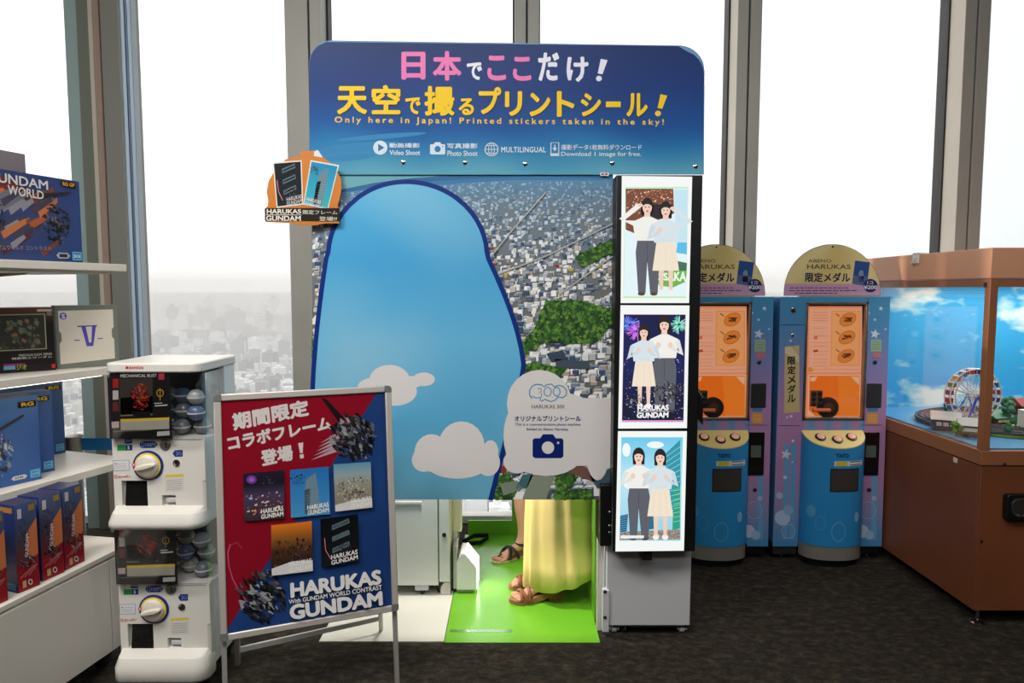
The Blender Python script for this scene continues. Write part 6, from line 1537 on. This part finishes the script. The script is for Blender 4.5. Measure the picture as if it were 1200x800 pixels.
    for i in range(1, 12):
        t = PI * i / 12; rings.append([hc - f * .022 + (f * math.cos(q) * .094 + s * math.sin(q) * .094) * math.sin(t) * (1.0 if math.cos(q) < .2 or t < .9 else .72) + Z * (.012 + .105 * math.cos(t) if t < 1.2 or math.cos(q) > .1 else .05 - .10 * (t - 1.2)) for q in [2 * PI * k / 24 for k in range(24)]])
    h_.loft(rings, m_hair).build('hair', root)
    bk = MB(); bk.loft([[hc + f * (-.03 + .075 * math.cos(q) - (.02 if z < -.1 else 0)) + s * math.sin(q) * wd + Z * z for q in [PI * .52 + PI * .96 * k / 12 for k in range(13)]] for z, wd in ((.07, .085), (.0, .098), (-.08, .098), (-.17, .085), (-.22, .06))], m_hair, caps=False, closed=False)
    hb_o = bk.build('back_hair', root, ang=80); tk = hb_o.modifiers.new('thick', 'SOLIDIFY'); tk.thickness = .02; tk.offset = 1
    m_eye = mat('eye_dark', (30, 22, 20), .3); m_lip = mat('lip', (180, 84, 80), .4)
    for sg in (-1, 1):
        MB().ball(hc + f * .078 + s * sg * .031 - Z * .012, .009, m_eye, 6).build('eye', root)
        MB().ball(hc + s * sg * .088 - Z * .02 - f * .005, .022, m_sk, 6, (.5, .5, 1.2)).build('ear', root)
    MB().ball(hc + f * .088 - Z * .036, .014, m_sk, 6, (.8, .8, 1.3)).build('nose', root)
    MB().ball(hc + f * .076 - Z * .068, .018, m_lip, 6, (.8, .8, .4)).build('mouth', root)
    return root, f, s, B
def garment(name, parent, B, s, f, rows, m, folds=0, seed=0, amp=.0, n=72, top=False):
    """rows: (z, half width across, half depth, centre shift along f, fold strength)"""
    r = random.Random(seed); ph = [r.uniform(0, 6) for _ in range(4)]; rings = []
    for z, a, b_, sh_, fs in rows:
        ring = []
        for k in range(n):
            t = 2 * PI * k / n; w_ = 1 + fs * (.6 * math.sin(folds * t + ph[0]) + .4 * math.sin(folds * 1.6 // 1 * t + ph[1]) + .25 * math.sin(3 * t + ph[2]))
            zz_ = z[0] + z[1] * math.cos(t + z[2]) if isinstance(z, tuple) else z
            ring.append(B + s * a * w_ * math.cos(t) + f * (b_ * w_ * math.sin(t) + sh_) + Vector((0, 0, zz_)))
        rings.append(ring)
    o = MB().loft(rings, m, caps=False).build(name, parent, ang=80)
    so_ = o.modifiers.new('thick', 'SOLIDIFY'); so_.thickness = .003; so_.offset = -1
    return o
def sole_plan(ank, td, sg, L0=-.055, L1=.205, k=16, wdt=1.0):
    ank = Vector(ank); td = Vector(td).normalized(); ts = Vector((td.y, -td.x, 0)) * -sg; out = []
    prof = [(-.055, -.024, .024), (-.03, -.034, .033), (.02, -.03, .032), (.07, -.034, .034), (.12, -.045, .042), (.155, -.047, .044), (.185, -.042, .034), (.205, -.026, .012), (.212, -.012, -.004)]
    Ls = [(ank.x + td.x * l + ts.x * b * wdt, ank.y + td.y * l + ts.y * b * wdt) for l, a, b in prof]; Rs = [(ank.x + td.x * l + ts.x * a * wdt, ank.y + td.y * l + ts.y * a * wdt) for l, a, b in prof]
    return Ls + list(reversed(Rs)), td, ts, ank
# person with bare legs and dark sandals
fA = fl(597, 654)
tdA = Vector((-.86, -.5, 0)).normalized()
ankA = Vector((.068, 4.0, .085)); 
ankA2 = Vector((.30, 4.03, .085))
pa, f, s, B = make_person('person', 'person in dark flat strappy sandals with bare legs, standing behind the photo panel', ((ankA.x + ankA2.x) / 2, 4.02, 0), (-.5, -.87, 0), [(ankA2, (-.4, -.9, 0)), (ankA, tdA)], .012, M_skin)
m_sand = mat('sandal_black', (34, 26, 24), .45); m_sole = mat('sandal_sole', (214, 196, 150), .6); m_foot = mat('sandal_footbed', (150, 96, 60), .6)
for ank, td, sg in ((ankA, tdA, 1), (ankA2, Vector((-.4, -.9, 0)), -1)):
    pl, td, ts, an = sole_plan(ank, td, sg)
    sd = MB().prism(pl, .0075, .019, m_sole).prism([(an.x + (x - an.x) * .97, an.y + (y - an.y) * .97) for x, y in pl], .019, .024, m_foot)
    so_ = sd.build('sandal', pa, .002)
    def arch(l0, l1, h, w0, r_): return [an * 1 + td * (l0 + (l1 - l0) * k / 10) + ts * (w0 * math.cos(PI * k / 10)) + Vector((0, 0, -an.z + .022 + h * math.sin(PI * k / 10))) for k in range(11)]
    for l0, l1, h in ((.12, .07, .055), (.06, .13, .06)):
        MB().tube(arch(l0, l1, h, .046, .008), .0095, m_sand, 8).build('strap', so_)
    MB().tube([an + Vector((0, 0, .0)) + (td * math.cos(2 * PI * k / 20) * .05 + ts * math.sin(2 * PI * k / 20) * .04) + Vector((0, 0, .005 * math.cos(2 * PI * k / 20))) for k in range(21)], .009, m_sand, 8).build('ankle_strap', so_)
    MB().tube([an + td * .15 + Vector((0, 0, -an.z + .05)), an + td * .168 + ts * -.012 + Vector((0, 0, -an.z + .03))], .005, m_sand, 8).build('toe_thong', so_)
m_dress = mat('dress_blue', (90, 110, 150), .8)
garment('dress', pa, B, s, f, [(.56, .25, .19, 0, .05), (.75, .20, .16, 0, .03), (.9, .175, .145, 0, .01), (1.04, .14, .12, 0, 0), (1.2, .16, .145, 0, 0), (1.3, .17, .125, 0, 0), (1.36, .11, .085, 0, 0)], m_dress, 9, 3)
# person in long yellow skirt and block heels, facing left
ankB, ankB2 = Vector((.195, 3.42, .125)), Vector((.19, 3.585, .125))
pb, f, s, B = make_person('person', 'person in a long pale yellow skirt and brown block-heeled sandals on the green sheet', (.255, 3.50, 0), (-1, -.12, 0), [(ankB2, (-1, -.15, 0)), (ankB, (-1, -.2, 0))], .055, M_skin2)
m_leather = mat('leather_brown', (132, 78, 46), .5); m_heel = mat('heel_wood', (150, 96, 60), .55)
for ank, td, sg in ((ankB, Vector((-1, -.2, 0)), 1), (ankB2, Vector((-1, -.15, 0)), -1)):
    pl, td, ts, an = sole_plan(ank, td, sg)
    n_ = len(pl); hlp = lambda l: .030 + max(0, min(1, (.12 - l) / .15)) * .045
    ls = [(Vector((x, y, 0)) - Vector((an.x, an.y, 0))).dot(td) for x, y in pl]
    top_ = [(x, y, hlp(l)) for (x, y), l in zip(pl, ls)]; bot_ = [(x, y, .0075 if l > .09 else .0075 + (.09 - l) / .145 * .040) for (x, y), l in zip(pl, ls)]
    so_ = MB().loft([bot_, top_], m_heel).build('sandal', pb, .002)
    hb_ = [an + td * l + ts * w_ for l, w_ in ((-.056, -.026), (.012, -.030), (.012, .030), (-.056, .026))]
    MB().hexa([Vector((v.x, v.y, .0075)) for v in hb_] + [Vector((v.x, v.y, .066)) for v in hb_], m_leather).build('block_heel', so_, .003)
    for l0, l1, h in ((.155, .15, .036), (.115, .11, .05), (.13, .165, .035)):
        MB().tube([an + td * (l0 + (l1 - l0) * k / 10) + ts * (.046 * math.cos(PI * k / 10)) + Vector((0, 0, -an.z + .032 + h * math.sin(PI * k / 10))) for k in range(11)], .0085, m_leather, 8).build('strap', so_)
    MB().tube([an + Vector((0, 0, .004)) + (td * math.cos(2 * PI * k / 20) * .042 + ts * math.sin(2 * PI * k / 20) * .038) for k in range(21)], .007, m_leather, 8).build('ankle_strap', so_)
    back_ = MB(); back_.loft([[an + (td * -math.cos(q) * .046 * 1 + ts * math.sin(q) * .036) + Vector((0, 0, -an.z + z)) for q in [-1.3 + 2.6 * k / 10 for k in range(11)]] for z in (.075, .13)], m_leather, caps=False, closed=False); back_.build('heel_counter', so_)
m_skirt = mat('skirt_yellow', (255, 224, 140), .75)
zhem = (.075, .045, PI / 2 + .3)
garment('skirt', pb, B, s, f, [((.112, .058, PI / 2), .19, .215, -.022, .075), (.20, .188, .21, -.02, .075), (.40, .18, .20, -.012, .06), (.65, .165, .18, -.004, .045), (.85, .155, .15, 0, .02), (1.0, .135, .12, 0, .005), (1.07, .115, .10, 0, 0)], m_skirt, 11, 5)
garment('blouse', pb, B, s, f, [(.98, .145, .13, 0, .02), (1.1, .13, .118, 0, .01), (1.25, .155, .145, 0, 0), (1.35, .17, .125, 0, 0), (1.41, .10, .08, 0, 0)], mat('blouse_white', (220, 218, 212), .8), 7, 4)
